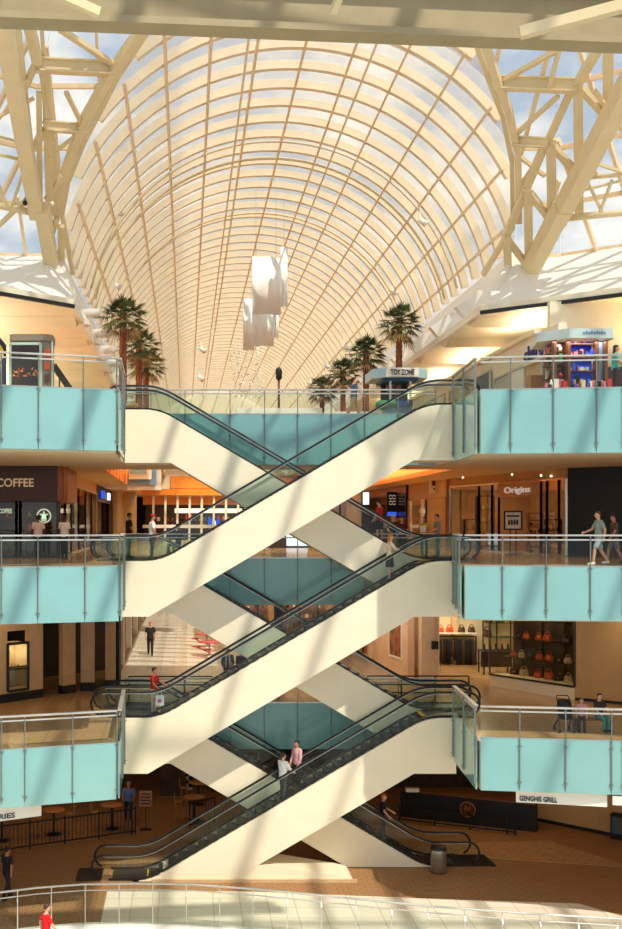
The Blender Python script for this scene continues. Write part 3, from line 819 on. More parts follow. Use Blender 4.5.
# curved glass rail in front
t = thing('curved_railing', 'curved glass railing with steel posts along the edge of the paved floor', 'railing', (0, 34.25, 0))
pts = []
for i in range(len(RAILC) - 1):
    for k in range(3):
        f = k / 3; pts.append((RAILC[i][0] * (1 - f) + RAILC[i + 1][0] * f, RAILC[i][1] * (1 - f) + RAILC[i + 1][1] * f - .2))
m1 = MB(); m1.tube([(x, y, 1.36) for x, y in pts], .035, 8); build(m1, 'top_rail', M['steel2'], t)
m1 = MB(); m1.tube([(x, y, 1.17) for x, y in pts], .02, 6); build(m1, 'lower_rail', M['steel2'], t)
m1 = MB()
for a, b in zip(pts[:-1], pts[1:]): m1.wall(a, b, .12, 1.14, .02)
build(m1, 'glass_pane', M['glass'], t)
L_ = 0; nx = 0
for a, b in zip(pts[:-1], pts[1:]):
    d = math.dist(a, b)
    while nx <= L_ + d:
        f = (nx - L_) / d; x = a[0] + (b[0] - a[0]) * f; y = a[1] + (b[1] - a[1]) * f
        m1 = MB(); m1.bar((x, y, .1), (x, y, 1.36), .03, .03); m1.bar((x, y - .08, 1.03), (x, y + .02, 1.17), .03, .03); build(m1, 'post', M['steel2'], t)
        nx += 1.05
    L_ += d
# plain metal guard rails beside the lower landings
def guard(label, pts, z, h=.95):
    t = thing('guard_rail', label, 'guard rail', (*pts[0], z))
    for k, zz in enumerate((h, h * .66, h * .33)):
        m1 = MB(); m1.tube([(x, y, z + zz) for x, y in pts], .03, 6); build(m1, 'rail', M['dark'], t)
    for a, b in zip(pts[:-1], pts[1:]):
        n = max(1, round(math.dist(a, b) / 1.2))
        for i in range(n + 1):
            x = a[0] + (b[0] - a[0]) * i / n; y = a[1] + (b[1] - a[1]) * i / n
            m1 = MB(); m1.bar((x, y, z), (x, y, z + h), .05, .05); build(m1, 'post', M['dark'], t)
    return t
guard('dark metal guard rail on the lower level beside the woman in red', [(-2.2, 42.3), (1.0, 42.3)], L1)
guard('dark metal guard rail on the lower level before the peach portal', [(7.0, 42.4), (10.9, 42.4)], L1)
# ------------------------------------------------------------------ shopfronts
M['lit_cream'] = emis('lit_cream_panel', (255, 236, 196), 2.2)
M['lit_white'] = emis('lit_white_panel', (235, 245, 255), 1.5)
M['lit_green'] = mat('pale_green_lettering', (206, 226, 200), .5, emit=.5)
M['letter'] = mat('tan_lettering', (206, 178, 140), .5, emit=.25)
M['letter_w'] = mat('white_lettering', (240, 238, 230), .5, emit=.25)
M['letter_k'] = mat('dark_lettering', (44, 42, 40), .5)
M['letter_p'] = mat('violet_lettering', (58, 44, 120), .5)
M['cofbrown'] = mat('red_brown_lit_tone', (148, 78, 36), .35, var=.12, scale=3)  # lighter copy of the sign brown, as if lit; also a shop header
M['orange'] = mat('orange_leather', (226, 84, 24), .4, var=.1)
M['bagbrown'] = mat('brown_leather', (84, 42, 26), .45, var=.15)
M['bagcream'] = mat('cream_leather', (226, 196, 150), .5)
M['bagblack'] = mat('black_leather', (28, 24, 24), .4)
M['baggreen'] = mat('slate_leather', (70, 90, 96), .45)
M['blue_lit'] = emis('blue_display_light', (60, 100, 240), 1.0)
M['shelfglass'] = glass('glass_shelf', (220, 240, 232), .08)
M['chrome'] = mat('chrome_frame', (200, 196, 186), .2, .9)
M['bluegrey'] = mat('slate_blue_panel', (120, 148, 176), .6)
M['redseat'] = mat('rose_red_laminate', (206, 84, 86), .4)
M['jeans'] = mat('dark_garment', (44, 38, 40), .8, var=.3, scale=8)
M['garment2'] = mat('brown_garment', (96, 70, 54), .8, var=.3, scale=8)

def online(p, q, px):
    k = (px - CX) / FP; dx = q[0] - p[0]; dy = q[1] - p[1]
    t = (k * p[1] - p[0]) / (dx - k * dy)
    return (p[0] + dx * t, p[1] + dy * t)
def zpx(py, d): return CAMZ + (CY - py) * d / FP
def wallang(p, q):
    return math.atan2(q[1] - p[1], q[0] - p[0])
def inset(p, q, dist):                               # shift a wall line away from the viewer
    d = Vector((q[0] - p[0], q[1] - p[1])).normalized(); n = Vector((-d.y, d.x)) * dist
    return (p[0] + n.x, p[1] + n.y), (q[0] + n.x, q[1] + n.y)
def fr(mb, p, q, z0, z1, w=.08, t=.1):               # a rectangular frame in a wall plane
    mb.bar((*p, z0), (*q, z0), t, w); mb.bar((*p, z1), (*q, z1), t, w)
    mb.bar((*p, z0), (*p, z1), w, t); mb.bar((*q, z0), (*q, z1), w, t)
def stock(parent, p, q, z, rows, cols, seed, mats, size=.16, name='stock'):
    """rows of small goods on shelves, too small and many to count"""
    rd = random.Random(seed); ms = MB(); sh = MB()
    for r in rows:
        sh = MB(); sh.bar((*p, r - .03), (*q, r - .03), .34, .03); build(sh, 'shelf', M['wood3'], parent)
        for i in range(cols):
            f = (i + .5) / cols
            if rd.random() < .12: continue
            x = p[0] + (q[0] - p[0]) * f; y = p[1] + (q[1] - p[1]) * f
            h = size * rd.uniform(.6, 1.9); w = size * rd.uniform(.3, .5)
            mi = rd.randrange(len(mats))
            if rd.random() < .5: ms.box(x - w, x + w, y - w, y + w, r, r + h, mi)
            else: ms.lathe([(w * .9, 0), (w, h * .55), (w * .4, h * .75), (w * .35, h)], 8, (x, y, r), mi)
    o = build(ms, name, mats, parent); o['kind'] = 'stuff'
    return o
GOODS = [mat('goods_%s' % n, c, .5) for n, c in (('red', (200, 50, 40)), ('white', (230, 225, 210)), ('amber', (220, 150, 60)), ('blue', (60, 90, 190)), ('green', (70, 130, 80)), ('black', (30, 28, 28)), ('rose', (220, 120, 140)))]
WARM = [GOODS[1], GOODS[2], M['bagbrown'], M['bagblack'], M['bagcream']]
def shopfront(label, p, q, z0, z1, joints, depth=3.0, header=.5, frame='dark', back='shopin', hd='tan', light=40, rgb=(1, .68, .36), sill=.0, name='shopfront', goods=None, doors=()):
    t = thing(name, label, 'shop', (*p, z0))
    P = [p] + [online(p, q, j) if j > 2 or j < 0 else (p[0] + (q[0] - p[0]) * j, p[1] + (q[1] - p[1]) * j) for j in joints] + [q]
    b0, b1 = inset(p, q, depth)
    mb = MB(); mb.wall(p, q, z1 - header, z1, .25, 0, -1); build(mb, 'header', M[hd], t)
    mb = MB(); mb.wall(b0, b1, z0, z1, .12); mb.wall(p, b0, z0, z1, .1); mb.wall(b1, q, z0, z1, .1); build(mb, 'interior_wall', M[back], t)
    for i, (a, b) in enumerate(zip(P[:-1], P[1:])):
        m1 = MB(); fr(m1, a, b, z0 + sill + .04, z1 - header); wfo = build(m1, 'window_frame', M[frame], t)
        if i not in doors:
            m1 = MB(); m1.wall(a, b, z0 + sill + .08, z1 - header - .04, .02); build(m1, 'window_pane', M['shopglass'], wfo)
    if sill:
        m1 = MB(); m1.wall(p, q, z0, z0 + sill, .3); build(m1, 'sill', M[hd], t)
    if goods:
        c0, c1 = inset(p, q, depth - .35)
        stock(t, Vector(c0).lerp(Vector(c1), .06), Vector(c0).lerp(Vector(c1), .94), z0, [z0 + .5 + .6 * k for k in range(goods)], max(6, int(math.dist(p, q) * 2.4)), len(label), WARM if back == 'shopin' else GOODS)
    if light:
        c = (Vector(p) + Vector(q) + Vector(b0) + Vector(b1)) / 4
        a = area('shop_light', (c.x, c.y, z1 - .06), max(1, math.dist(p, q) * .7), depth * .5, light, rgb, (0, 0, wallang(p, q)))
    return t

# -- coffee shop on the middle level
cz1 = LB3
sign_z = 13.45
cf = thing('coffee_shop', 'coffee shop with dark brown sign band and dark glass front', 'shop', (-8, 42.5, L2))
mb = MB(); mb.box(-14, -4.96, 42.4, 42.75, sign_z, cz1); sbo = build(mb, 'sign_band', M['brown'], cf)
mb = MB(); mb.box(-4.99, -4.72, 42.75, 47.5, sign_z, cz1); mb.wall((-4.96, 42.42), (-4.74, 43.3), sign_z, cz1, .2); build(mb, 'side_band', M['cofbrown'], cf)  # sign brown lightened, light on this side put into the colour
w = 31 / 25.9
build(place(text_mesh('COFFEE', 37.5 / 25.9, 8.6 / 25.9, .02, .02), (-7.2 + 40 / 25.9 / 2 + -.16, 42.38, zpx(482.6, 42.4))), 'lettering', M['letter'], sbo)
build(place(text_mesh('COFFEE', 13 / 25.9, 4.6 / 25.9, .01, .02), (-6.94, 42.3, zpx(511, 42.4))), 'small_lettering', M['lit_green'], cf)
for a, b in ((-12, -9), (-9, -6.55), (-6.55, -6.4), (-6.4, -4.96)):
    m1 = MB(); fr(m1, (a, 42.5), (b, 42.5), L2 + .05, sign_z, .1); wfo = build(m1, 'window_frame', M['dark'], cf)
    m1 = MB(); m1.box(a, b, 42.49, 42.51, L2 + .1, sign_z); build(m1, 'window_pane', M['shopglass'], wfo)
for a, b in ((43, 45), (45, 47.5)):
    m1 = MB(); fr(m1, (-4.96, a), (-4.96, b), L2 + .05, sign_z, .1); wfo = build(m1, 'window_frame', M['dark'], cf)
    m1 = MB(); m1.box(-4.97, -4.95, a, b, L2 + .1, sign_z); build(m1, 'window_pane', M['shopglass'], wfo)
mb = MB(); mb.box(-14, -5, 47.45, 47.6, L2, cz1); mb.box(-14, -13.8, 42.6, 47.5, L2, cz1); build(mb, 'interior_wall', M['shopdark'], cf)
m1 = MB(); cx0, cz0 = (44 - 186) / 25.9, zpx(516, 42.4)   # round emblem on the glass
m1.tube([(cx0 + .26 * math.cos(i * PI / 14), 42.44, cz0 + .26 * math.sin(i * PI / 14)) for i in range(28)], .028, 6, closed=True)
m1.prism([(cx0 + (.2 if k % 2 == 0 else .08) * math.sin(k * PI / 5), cz0 + .02 + (.2 if k % 2 == 0 else .08) * math.cos(k * PI / 5)) for k in range(10)], 42.43, 42.45)
m1.prism([(cx0 - .1, cz0 - .2), (cx0 + .1, cz0 - .2), (cx0 + .05, cz0 + .05), (cx0 - .05, cz0 + .05)], 42.43, 42.45)
build(m1, 'round_emblem', M['lit_green'], cf)
m1 = MB(); m1.box(-12, -8.4, 45.5, 46.2, L2, L2 + 1.1); build(m1, 'counter', M['wood3'], cf)
m1 = MB(); m1.box(-7.2, -6.7, 45.6, 46.2, L2, L2 + 1.9); build(m1, 'display_case', M['dark'], cf)
stock(cf, (-12, 47.2), (-5.6, 47.2), L2, [L2 + 1.0, L2 + 1.6], 20, 3, GOODS)
area('coffee_light', (-8, 45, cz1 - .06), 4, 2, 26, (1, .7, .4))
shopfront('beige framed shopfront with tall glass doors after the coffee shop', (-5.0, 47.7), (-5.05, 62), L2, LB3, [.25, .5, .75], 3, .55, 'steel2', 'shopdark', 'tan2', 60)
sf = shopfront('dark shopfront with small blue and white signs after the glass doors', (-5.05, 62.2), (-5.1, 76), L2, LB3, [.3, .6], 3, .9, 'dark', 'shopdark', 'black', 30, doors=(1,))
for y, m_ in ((64.5, 'blue_lit'), (69.5, 'lit_white')):
    m1 = MB(); m1.box(-4.98, -4.85, y, y + 1.2, LB3 - .75, LB3 - .3); build(m1, 'sign_box', M[m_], sf)

# -- far middle level: white posts and a bright long shop
ft = thing('long_shopfront', 'long bright shopfront with white posts far beyond the coffee shop', 'shop', (0, 86.5, L2))
for i in range(12):
    m1 = MB(); x = -2.6 + i * .95; m1.bar((x, 86.3, L2), (x + .05, 86.3, LB3), .17, .17); build(m1, 'post', M['white'], ft)
m1 = MB(); m1.box(-3.4, 10.5, 86.6, 87.0, LB3 - .75, LB3 - .1); build(m1, 'header', M['wood'], ft)
m1 = MB(); m1.box(-3.4, 10.5, 86.2, 86.7, L2 + .95, L2 + 1.2); build(m1, 'counter_front', M['white'], ft)
m1 = MB(); m1.box(-.9, 4.5, 88.5, 88.7, L2 + 2.15, L2 + 2.5); build(m1, 'light_panel', M['lit_cream'], ft)
m1 = MB(); m1.box(-3.4, 10.5, 92, 92.2, L2, LB3); build(m1, 'interior_wall', M['shopdark'], ft)
stock(ft, (-2.8, 89.5), (10, 89.5), L2, [L2 + .9, L2 + 1.5], 34, 11, GOODS, .3)
stock(ft, (1.8, 89.2), (4.6, 89.2), L2, [L2 + 1.2], 9, 12, [M['blue_lit'], M['lit_white'], GOODS[5]], .4, 'screens')
area('far_shop_light', (3.5, 89, LB3 - .1), 12, 3, 160, (1, .85, .65))
hb = thing('stepped_banner', 'hanging stepped banner of white and slate blue bands in the ceiling recess', 'banner', (-2.2, 60, LB3))
for i in range(4):
    k = .26 * i
    m1 = MB(); m1.box(-3.2 + k * .2, -1.35 - k, 60 - i * .25, 60.12 - i * .25, zpx(490, 60) + k * 1.1, zpx(469, 60)); build(m1, 'banner_panel', M['white' if i % 2 == 0 else 'bluegrey'], hb)

# -- middle level shops beyond the handbag side
oR0, oR1 = (13.1, 54.5), (15.2, 44.0)
og = shopfront('amber lit cosmetics shop with chrome framed doorway and white script sign', oR0, oR1, L2, LB3, [479, 492, 499, 541, 547, 559], 4.2, .42, 'chrome', 'shopin', 'tan', 120, (1, .72, .42), doors=(3,))
a, b = online(oR0, oR1, 499), online(oR0, oR1, 541)
m1 = MB(); m1.wall(a, b, zpx(497, 49), zpx(481, 49), .1); spo = build(m1, 'sign_panel', M['wood2'], og)
c = online(oR0, oR1, 519.5)
build(place(text_mesh('Origins', 2.3, .36, .02, .01), (c[0] - .12, c[1] - .02, zpx(490.6, c[1])), wallang(oR0, oR1)), 'lettering', M['letter_w'], spo)
for px, py, dd in ((512, 474.5, 46.5), (541, 475.5, 45.4), (463, 477.5, 52), (551, 476, 45)):
    p = at(px, py, dd); m1 = MB(); m1.ell(p, .05, .05, .05, 8); build(m1, 'spot_lamp', M['lit_cream'], og)
c0, c1 = inset(oR0, oR1, 1.6)
def shelfunit(label, px, d, w, h, zf, mt, goods, rows, seed, name='display_shelf'):
    c = at(px, 500, d); x = c.x
    t = thing(name, label, 'shelf', (x, d, zf))
    m1 = MB()
    for sx in (-1, 1): m1.bar((x + sx * w / 2, d, zf), (x + sx * w / 2, d, zf + h), .06, .3)
    m1.bar((x - w / 2, d, zf + h), (x + w / 2, d, zf + h), .3, .05)
    build(m1, 'frame', M[mt], t)
    stock(t, (x - w / 2 + .04, d), (x + w / 2 - .04, d), zf, [zf + h * (k + .25) / (rows + .2) for k in range(rows)], max(3, int(w * 5)), seed, goods, .14)
    return t
shelfunit('tall black display shelf just inside the amber lit cosmetics shop', 485, 51.6, .8, 2.6, L2, 'black', WARM, 4, 21)
shelfunit('slim wire rack of bottles at the door of the amber lit cosmetics shop', 535, 47.6, .6, 1.75, L2, 'chrome', WARM, 6, 22)
shelfunit('low dark display at the window by the black hoarding', 553, 46.2, .6, 1.5, L2, 'black', WARM, 3, 23)
shelfunit('dark shelf of jars inside the glass corner of the cosmetics shop', 470, 53.0, .6, 1.5, L2, 'black', WARM, 3, 24)
def easel(label, px, d, zf, w=.72, h=.75, zc=1.45):
    x = at(px, 500, d).x; t = thing('sign_stand', label, 'sign', (x, d, zf))
    m1 = MB(); fr(m1, (x - w / 2, d), (x + w / 2, d), zf + zc - h / 2, zf + zc + h / 2, .06, .05); build(m1, 'frame', M['black'], t)
    m1 = MB(); m1.box(x - w / 2, x + w / 2, d - .01, d + .02, zf + zc - h / 2, zf + zc + h / 2); ebo = build(m1, 'board', M['white'], t)
    m1 = MB(); m1.box(x - w * .36, x + w * .36, d - .025, d - .012, zf + zc + h * .2, zf + zc + h * .3)
    for k in range(4): m1.ell((x - w * .24 + k * w * .16, d - .02, zf + zc - .08), .05, .01, .13, 8)
    build(m1, 'printed_picture', M['letter_k'], ebo)
    m1 = MB(); m1.bar((x - .12, d, zf), (x - .12, d, zf + zc - h / 2), .04, .04); m1.bar((x + .12, d, zf), (x + .12, d, zf + zc - h / 2), .04, .04); m1.box(x - .3, x + .3, d - .15, d + .15, zf, zf + .03)
    build(m1, 'stand', M['black'], t)
    return t
easel('framed white poster stand in the doorway of the amber lit cosmetics shop', 513, 46.6, L2)
sg = shopfront('narrow beige shopfront with square white sign plate between two wide windows', (12.75, 63), (13.05, 55.2), L2, LB3, [.5], 3, .9, 'wood2', 'shopin', 'tan2', 90, doors=(1,))
p = at(437, 485, 57.5)
m1 = MB(); m1.box(p.x - .42, p.x + .42, 57.3, 57.45, p.z - .42, p.z + .42); spo = build(m1, 'sign_plate', M['white'], sg)
m1 = MB()
for k in (-1, 0, 1): m1.box(p.x - .1 + k * .2, p.x + .07 + k * .2, 57.27, 57.31, p.z - .04, p.z + .28)
m1.box(p.x - .24, p.x + .2, 57.27, 57.31, p.z - .24, p.z - .17); build(m1, 'sign_marks', M['letter_k'], spo)
s3 = shopfront('dark shopfront with black hanging sign beside the red topped woman', (12.4, 76), (12.7, 63.5), L2, LB3, [.35, .7], 3, .5, 'dark', 'shopdark', 'cofbrown', 60, doors=(0,), goods=3)
p = at(392, 502, 66)
m1 = MB(); m1.box(p.x - .34, p.x + .34, 65.9, 66, p.z - .9, p.z + .6); build(m1, 'hanging_sign', M['black'], s3)
m1 = MB()
for k in range(4): m1.tube([(p.x - .2 + .1 * j, 65.87, p.z + .35 - k * .17 + .05 * ((j + k) % 2)) for j in range(5)], .025, 5)
build(m1, 'sign_script', M['letter_w'], s3)
m1 = MB(); m1.box(p.x - .3, p.x + .25, 65.9, 66, p.z - .85, p.z - .6); build(m1, 'blue_display', M['blue_lit'], s3)
p = at(365, 498.5, 70)
lb = thing('light_box', 'pale blue glowing light box sign left of the woman in the red top'.replace('left of', 'beside'), 'sign', (p.x, 70, p.z))
m1 = MB(); m1.box(p.x - .27, p.x + .27, 69.95, 70.1, p.z - .42, p.z + .42); build(m1, 'case', M['dark'], lb)
m1 = MB(); m1.box(p.x - .24, p.x + .24, 69.9, 69.96, p.z - .39, p.z + .39); build(m1, 'lit_face', M['lit_white'], lb)
m1 = MB(); m1.bar((p.x, 70.05, p.z + .42), (p.x, 70.05, LB3), .04, .04); build(m1, 'hanger', M['dark'], lb)
# island shop in the middle of the middle level
isl = shopfront('tan island shop behind the middle bridge with poster panel', (3.6, 60), (9.6, 60), L2, LB3, [.18, .26, .5, .8], 6, .4, 'dark', 'shopin', 'tan2', 120, name='island_shop')
m1 = MB(); x0 = (272 - 186) / 18.33; m1.box(x0, x0 + .75, 59.6, 59.95, L2, LB3); build(m1, 'dark_pier', M['shopdark'], isl)
m1 = MB(); x0 = (286 - 186) / 18.33; m1.box(x0, x0 + 1.15, 59.7, 59.9, L2 + .1, zpx(534, 59.7)); build(m1, 'lit_poster', M['lit_white'], isl)
m1 = MB()
for k in range(3):
    m1.tube([(x0 + .2 + k * .2, 59.68, L2 + .78), (x0 + .3 + k * .2, 59.68, L2 + .9), (x0 + .42 + k * .15, 59.68, L2 + .75)], .04, 6)
build(m1, 'poster_flowers', GOODS[0], isl)

# -- lower level: far shops seen between the escalators
for (x0, x1, y, lb_, sd) in ((2.2, 5.0, 62, 'warm lit island shop on the lower level behind the middle escalators', 31), (5.4, 8.5, 62.2, 'amber lit island shop on the lower level, second behind the middle escalators', 33)):
    shopfront(lb_, (x0, y), (x1, y), L1, LB2, [.33, .66], 5, .5, 'dark', 'shopin', 'tan2', 150, (1, .7, .4), goods=4, name='island_shop')
shopfront('peach framed shop window beyond the portal on the lower level', (9.2, 66), (9.25, 54.6), L1, L1 + 3.0, [.25, .5, .75], 3, .2, 'steel2', 'shopin', 'pink', 120, goods=3)
area('corridor_light', (8, 50, LB2 - .05), 4, 8, 190, (1, .88, .72))
area('handbag_front_light', (12.5, 40, LB2 - .05), 3.5, 3, 26, (1, .8, .55))
pt = thing('framed_poster', 'tall framed poster on the peach stone portal', 'poster', (9.85, 48.3, L1 + 1))
a, b = (9.86, 49.2), (9.62, 50.9)
m1 = MB(); fr(m1, (a[0] - .2, a[1]), (b[0] - .2, b[1]), L1 + .75, L1 + 2.75, .1, .08); build(m1, 'frame', M['white'], pt)
m1 = MB(); m1.wall((a[0] - .2, a[1]), (b[0] - .2, b[1]), L1 + .75, L1 + 2.75, .04); build(m1, 'picture', mat('brown_poster_print', (150, 96, 66), .4, var=.6, scale=2), pt)
m1 = MB(); m1.box(10.62, 10.9, 47.45, 47.6, L1 + 1.4, L1 + 1.75); tag(build(m1, 'wall_sign', M['black']), 'small black notice on the peach portal beside the handbag shop', 'sign')

# -- handbag shop
hb0, hb1 = (12.75, 46.2), (15.05, 42.6)
hs = thing('handbag_shop', 'handbag shop with glass show window over a stone plinth', 'shop', (13.9, 44.4, L1))
m1 = MB(); m1.wall(hb0, hb1, L1, L1 + .42, .35, 0, -1); m1.wall(hb0, hb1, L1 + .42, L1 + .5, .9, 0, -1); build(m1, 'plinth', M['ceil'], hs)
m1 = MB(); fr(m1, hb0, hb1, L1 + .5, LB2, .06); build(m1, 'window_frame', M['dark'], hs)
m1 = MB(); m1.wall(hb0, hb1, L1 + .52, LB2, .02); build(m1, 'window_pane', M['shopglass'], hs)
i0, i1 = inset(hb0, hb1, 1.5)
m1 = MB(); m1.wall(i0, i1, L1, LB2, .08); build(m1, 'display_back', M['shopdark'], hs)
for f in (.12, .36, .62, .88):
    m1 = MB(); c = Vector(i0).lerp(Vector(i1), f); m1.bar((c.x - .06, c.y - .12, L1 + .5), (c.x - .06, c.y - .12, LB2), .07, .05); build(m1, 'shelf_upright', M['black'], hs)
s0, s1 = inset(hb0, hb1, .85)
SHZ = [L1 + .5, L1 + 1.25, L1 + 2.05, L1 + 2.85]
for z in SHZ[1:]:
    m1 = MB(); m1.wall(s0, s1, z - .02, z, .55); build(m1, 'glass_shelf', M['shelfglass'], hs)
m1 = MB(); m1.box(9.6, 17.5, 54, 54.2, L1, LB2); m1.box(11.0, 11.15, 48.4, 54, L1, LB2); m1.box(17.4, 17.5, 44, 54, L1, LB2); build(m1, 'interior_wall', M['ceil'], hs)
area('handbag_light', (12.6, 50.5, LB2 - .05), 2.6, 4, 150, (1, .9, .66))
area('handbag_window_light', (14.2, 45.0, LB2 - .05), .4, 2.4, 40, (1, .84, .6), (0, 0, wallang(hb0, hb1)))
area('tan_wall_spot', (16.3, 40.6, LB2 - .04), .3, .3, 16, (1, .85, .62))
def handbag(m_, w=.42, h=.3, style=0):
    b = MB()
    if style == 0: b.rings([(0, 0, 0, w / 2, .11), (0, 0, h * .15, w / 2 * 1.03, .12), (0, 0, h * .7, w / 2 * .9, .08), (0, 0, h, w / 2 * .78, .035)], 14)
    else: b.rings([(0, 0, 0, w * .42, .1), (0, 0, h * .2, w * .5, .13), (0, 0, h * .6, w * .48, .1), (0, 0, h * .85, w * .3, .06), (0, 0, h, w * .12, .03)], 14)
    t = thing('handbag', '', 'handbag')
    build(b, 'bag_body', m_, t)
    for yy in (-.045, .045):
        b = MB(); b.tube([(w * .28 * math.cos(a), yy, h * .85 + h * .62 * math.sin(a)) for a in [PI * i / 8 for i in range(9)]], .014, 6); build(b, 'handle', m_, t)
    b = MB(); b.box(-.03, .03, -.125, -.1, h * .42, h * .56); build(b, 'clasp', M['chrome'], t)
    return t
kinds = {'orange': 'orange', 'brown': 'bagbrown', 'cream': 'bagcream', 'black': 'bagblack', 'slate': 'baggreen'}
proto = {}
def put_bag(kind, label, px=None, loc=None, z=0, sc=1.0, style=0, grp='handbags in the show window', rz=0):
    x, y = loc if loc else online(s0, s1, px)
    key = (kind, style)
    if key not in proto:
        o = handbag(M[kinds[kind]], style=style); proto[key] = o; o['label'] = label; o['group'] = grp; o.location = (x, y, z); o.rotation_euler = (0, 0, rz)
        o.scale = (sc,) * 3
    else: clone(proto[key], label, (x, y, z), rz, grp, sc)
ra = wallang(hb0, hb1) + .6
for px, k, z, sc, st, lb_ in ((526, 'orange', 2, .65, 0, 'small orange handbag on the upper glass shelf beside a dark one'), (518, 'black', 2, .7, 0, 'black handbag on the upper glass shelf next to the small orange one'),
        (539, 'orange', 2, .7, 1, 'orange handbag at the start of the upper shelf central pair'), (547.5, 'orange', 2, .85, 0, 'larger orange handbag of the upper shelf central pair'),
        (567, 'brown', 2, .9, 0, 'brown handbag on the upper shelf next to the tan wall'),
        (513.5, 'orange', 1, .65, 1, 'orange pouch at the end of the middle shelf by the shop entrance'), (521.5, 'cream', 1, .7, 1, 'cream handbag on the middle shelf near the shop entrance'), (529, 'black', 1, .65, 0, 'black handbag on the middle shelf beside the cream one near the entrance'),
        (539.5, 'orange', 1, .75, 0, 'smaller orange handbag of the middle shelf central pair'), (549, 'orange', 1, .85, 1, 'round orange handbag of the middle shelf central pair'),
        (559, 'black', 1, .7, 0, 'black handbag on the middle shelf toward the tan wall'), (568, 'cream', 1, .8, 1, 'cream handbag on the middle shelf beside the tan wall'),
        (514, 'brown', 0, .9, 0, 'brown handbag on the window floor near the shop entrance'), (524, 'cream', 0, .9, 0, 'upright cream handbag on the window floor near the entrance'),
        (538, 'orange', 0, .85, 1, 'rounded orange handbag on the window floor in the middle'), (549, 'orange', 0, .95, 0, 'wide orange handbag on the window floor in the middle'),
        (558, 'black', 0, .9, 0, 'black handbag on the window floor toward the tan wall'), (568.5, 'cream', 0, .85, 0, 'cream handbag on the window floor beside the tan wall'),
        (550, 'brown', 3, .85, 0, 'brown handbag on the topmost glass shelf'), (561, 'black', 3, .85, 1, 'black handbag on the topmost glass shelf')):
    put_bag(k, lb_, px, None, SHZ[z] + .003, sc, st, rz=ra)
# wall shelf with bags over a rail of hanging clothes
ws = thing('wall_shelf', 'long pale shelf over the hanging clothes inside the handbag shop', 'shelf', (12.2, 53.4, L1 + 2.1))
zS = zpx(633, 53)
m1 = MB(); m1.box(11.2, 14.0, 52.9, 53.95, zS - .05, zS); build(m1, 'board', M['white'], ws)
for i, x in enumerate((11.3, 12.6, 13.9)):
    m1 = MB(); m1.bar((x, 53.9, zS - .05), (x, 53.2, zS - .05), .04, .05); build(m1, 'bracket', M['chrome'], ws)
for px, k, sc, lb_ in ((440.5, 'orange', .8, 'orange handbag at the portal end of the shelf above the clothes'), (449.5, 'orange', .85, 'second orange handbag on the shelf above the clothes'), (461.5, 'brown', .85, 'brown tote on the shelf above the clothes'), (471.5, 'brown', .85, 'brown handbag at the inner end of the shelf above the clothes')):
    x = at(px, 600, 53.3).x; put_bag(k, lb_, None, (x, 53.3), zS + .002, sc, 0, 'handbags on the wall shelf')
cr_ = thing('clothes_rail', 'black rail carrying a row of dark garments in the handbag shop', 'rail', (12.2, 53.3, L1))
m1 = MB(); m1.tube([(11.98, 53.2, zS - .2), (14.02, 53.2, zS - .2)], .025, 8); build(m1, 'bar', M['black'], cr_)
for x in (11.98, 14.02):
    m1 = MB(); m1.bar((x, 53.2, L1), (x, 53.2, zS - .2), .06, .06); build(m1, 'upright', M['black'], cr_)
rd = random.Random(5)
gp = None
for i in range(15):
    x = 12.11 + i * .128
    ln = rd.uniform(.9, 1.3) if i < 8 else rd.uniform(1.2, 1.65)
    m1 = MB(); m1.rings([(0, 0, -ln, .052, .24), (0, 0, -ln * .5, .056, .22), (0, 0, -.2, .052, .21), (0, 0, -.09, .045, .1), (0, 0, -.06, .02, .04)], 10)
    g = thing('garment', ('brown' if i % 4 == 2 else 'dark') + ' hanging garment on the rail in the handbag shop', 'garment', (x, 53.2, zS - .24), 'brown garments on the rail' if i % 4 == 2 else 'dark garments on the rail')
    off = OFF[g.name]; OFF[g.name] = Vector((0, 0, 0))
    build(m1, 'cloth', M['garment2' if i % 4 == 2 else 'jeans'], g)
    m1 = MB(); m1.tube([(0, 0, -.08), (0, 0, .02), (0, .02, .06), (0, -.01, .08)], .008, 5); build(m1, 'hanger_hook', M['chrome'], g)
    OFF[g.name] = off
tb = thing('display_table', 'black framed table with shoes inside the handbag shop', 'table', (14.2, 50.5, L1))
xa, xb = at(481, 600, 50).x, at(512, 600, 50).x
m1 = MB(); m1.box(xa, xb, 49.6, 50.6, L1 + 1.0, L1 + 1.06); build(m1, 'table_top', M['black'], tb)
for x in (xa + .04, xb - .04):
    for y in (49.65, 50.55):
        m1 = MB(); m1.bar((x, y, L1), (x, y, L1 + 1.0), .06, .06); build(m1, 'leg', M['black'], tb)
m1 = MB(); m1.box(xa, xb, 50.0, 50.05, L1 + .3, L1 + 1.0); build(m1, 'panel', M['shopdark'], tb)
def shoe(px, lb_):
    x = at(px, 600, 50).x
    m1 = MB(); m1.rings([(0, 0, 0, .05, .13), (0, 0, .03, .05, .13), (0, .04, .08, .045, .07), (0, .06, .22, .04, .05), (0, .06, .3, .045, .055)], 10)
    t = thing('boot', lb_, 'boot', (x, 50, L1 + 1.06), 'boots on the display table'); OFF[t.name] = Vector((0, 0, 0))
    build(m1, 'boot_body', M['bagblack'], t); m1 = MB(); m1.box(-.052, .052, -.14, .1, 0, .02); build(m1, 'sole', M['bagbrown'], t); t.rotation_euler = (0, 0, .6)
for i, px in enumerate((485, 491, 497, 503, 509)):
    shoe(px, ('short black boot at the entrance end of the display table', 'second black boot from the entrance end of the display table', 'middle one of five black boots on the display table', 'fourth black boot along the display table', 'black boot at the window end of the display table')[i])
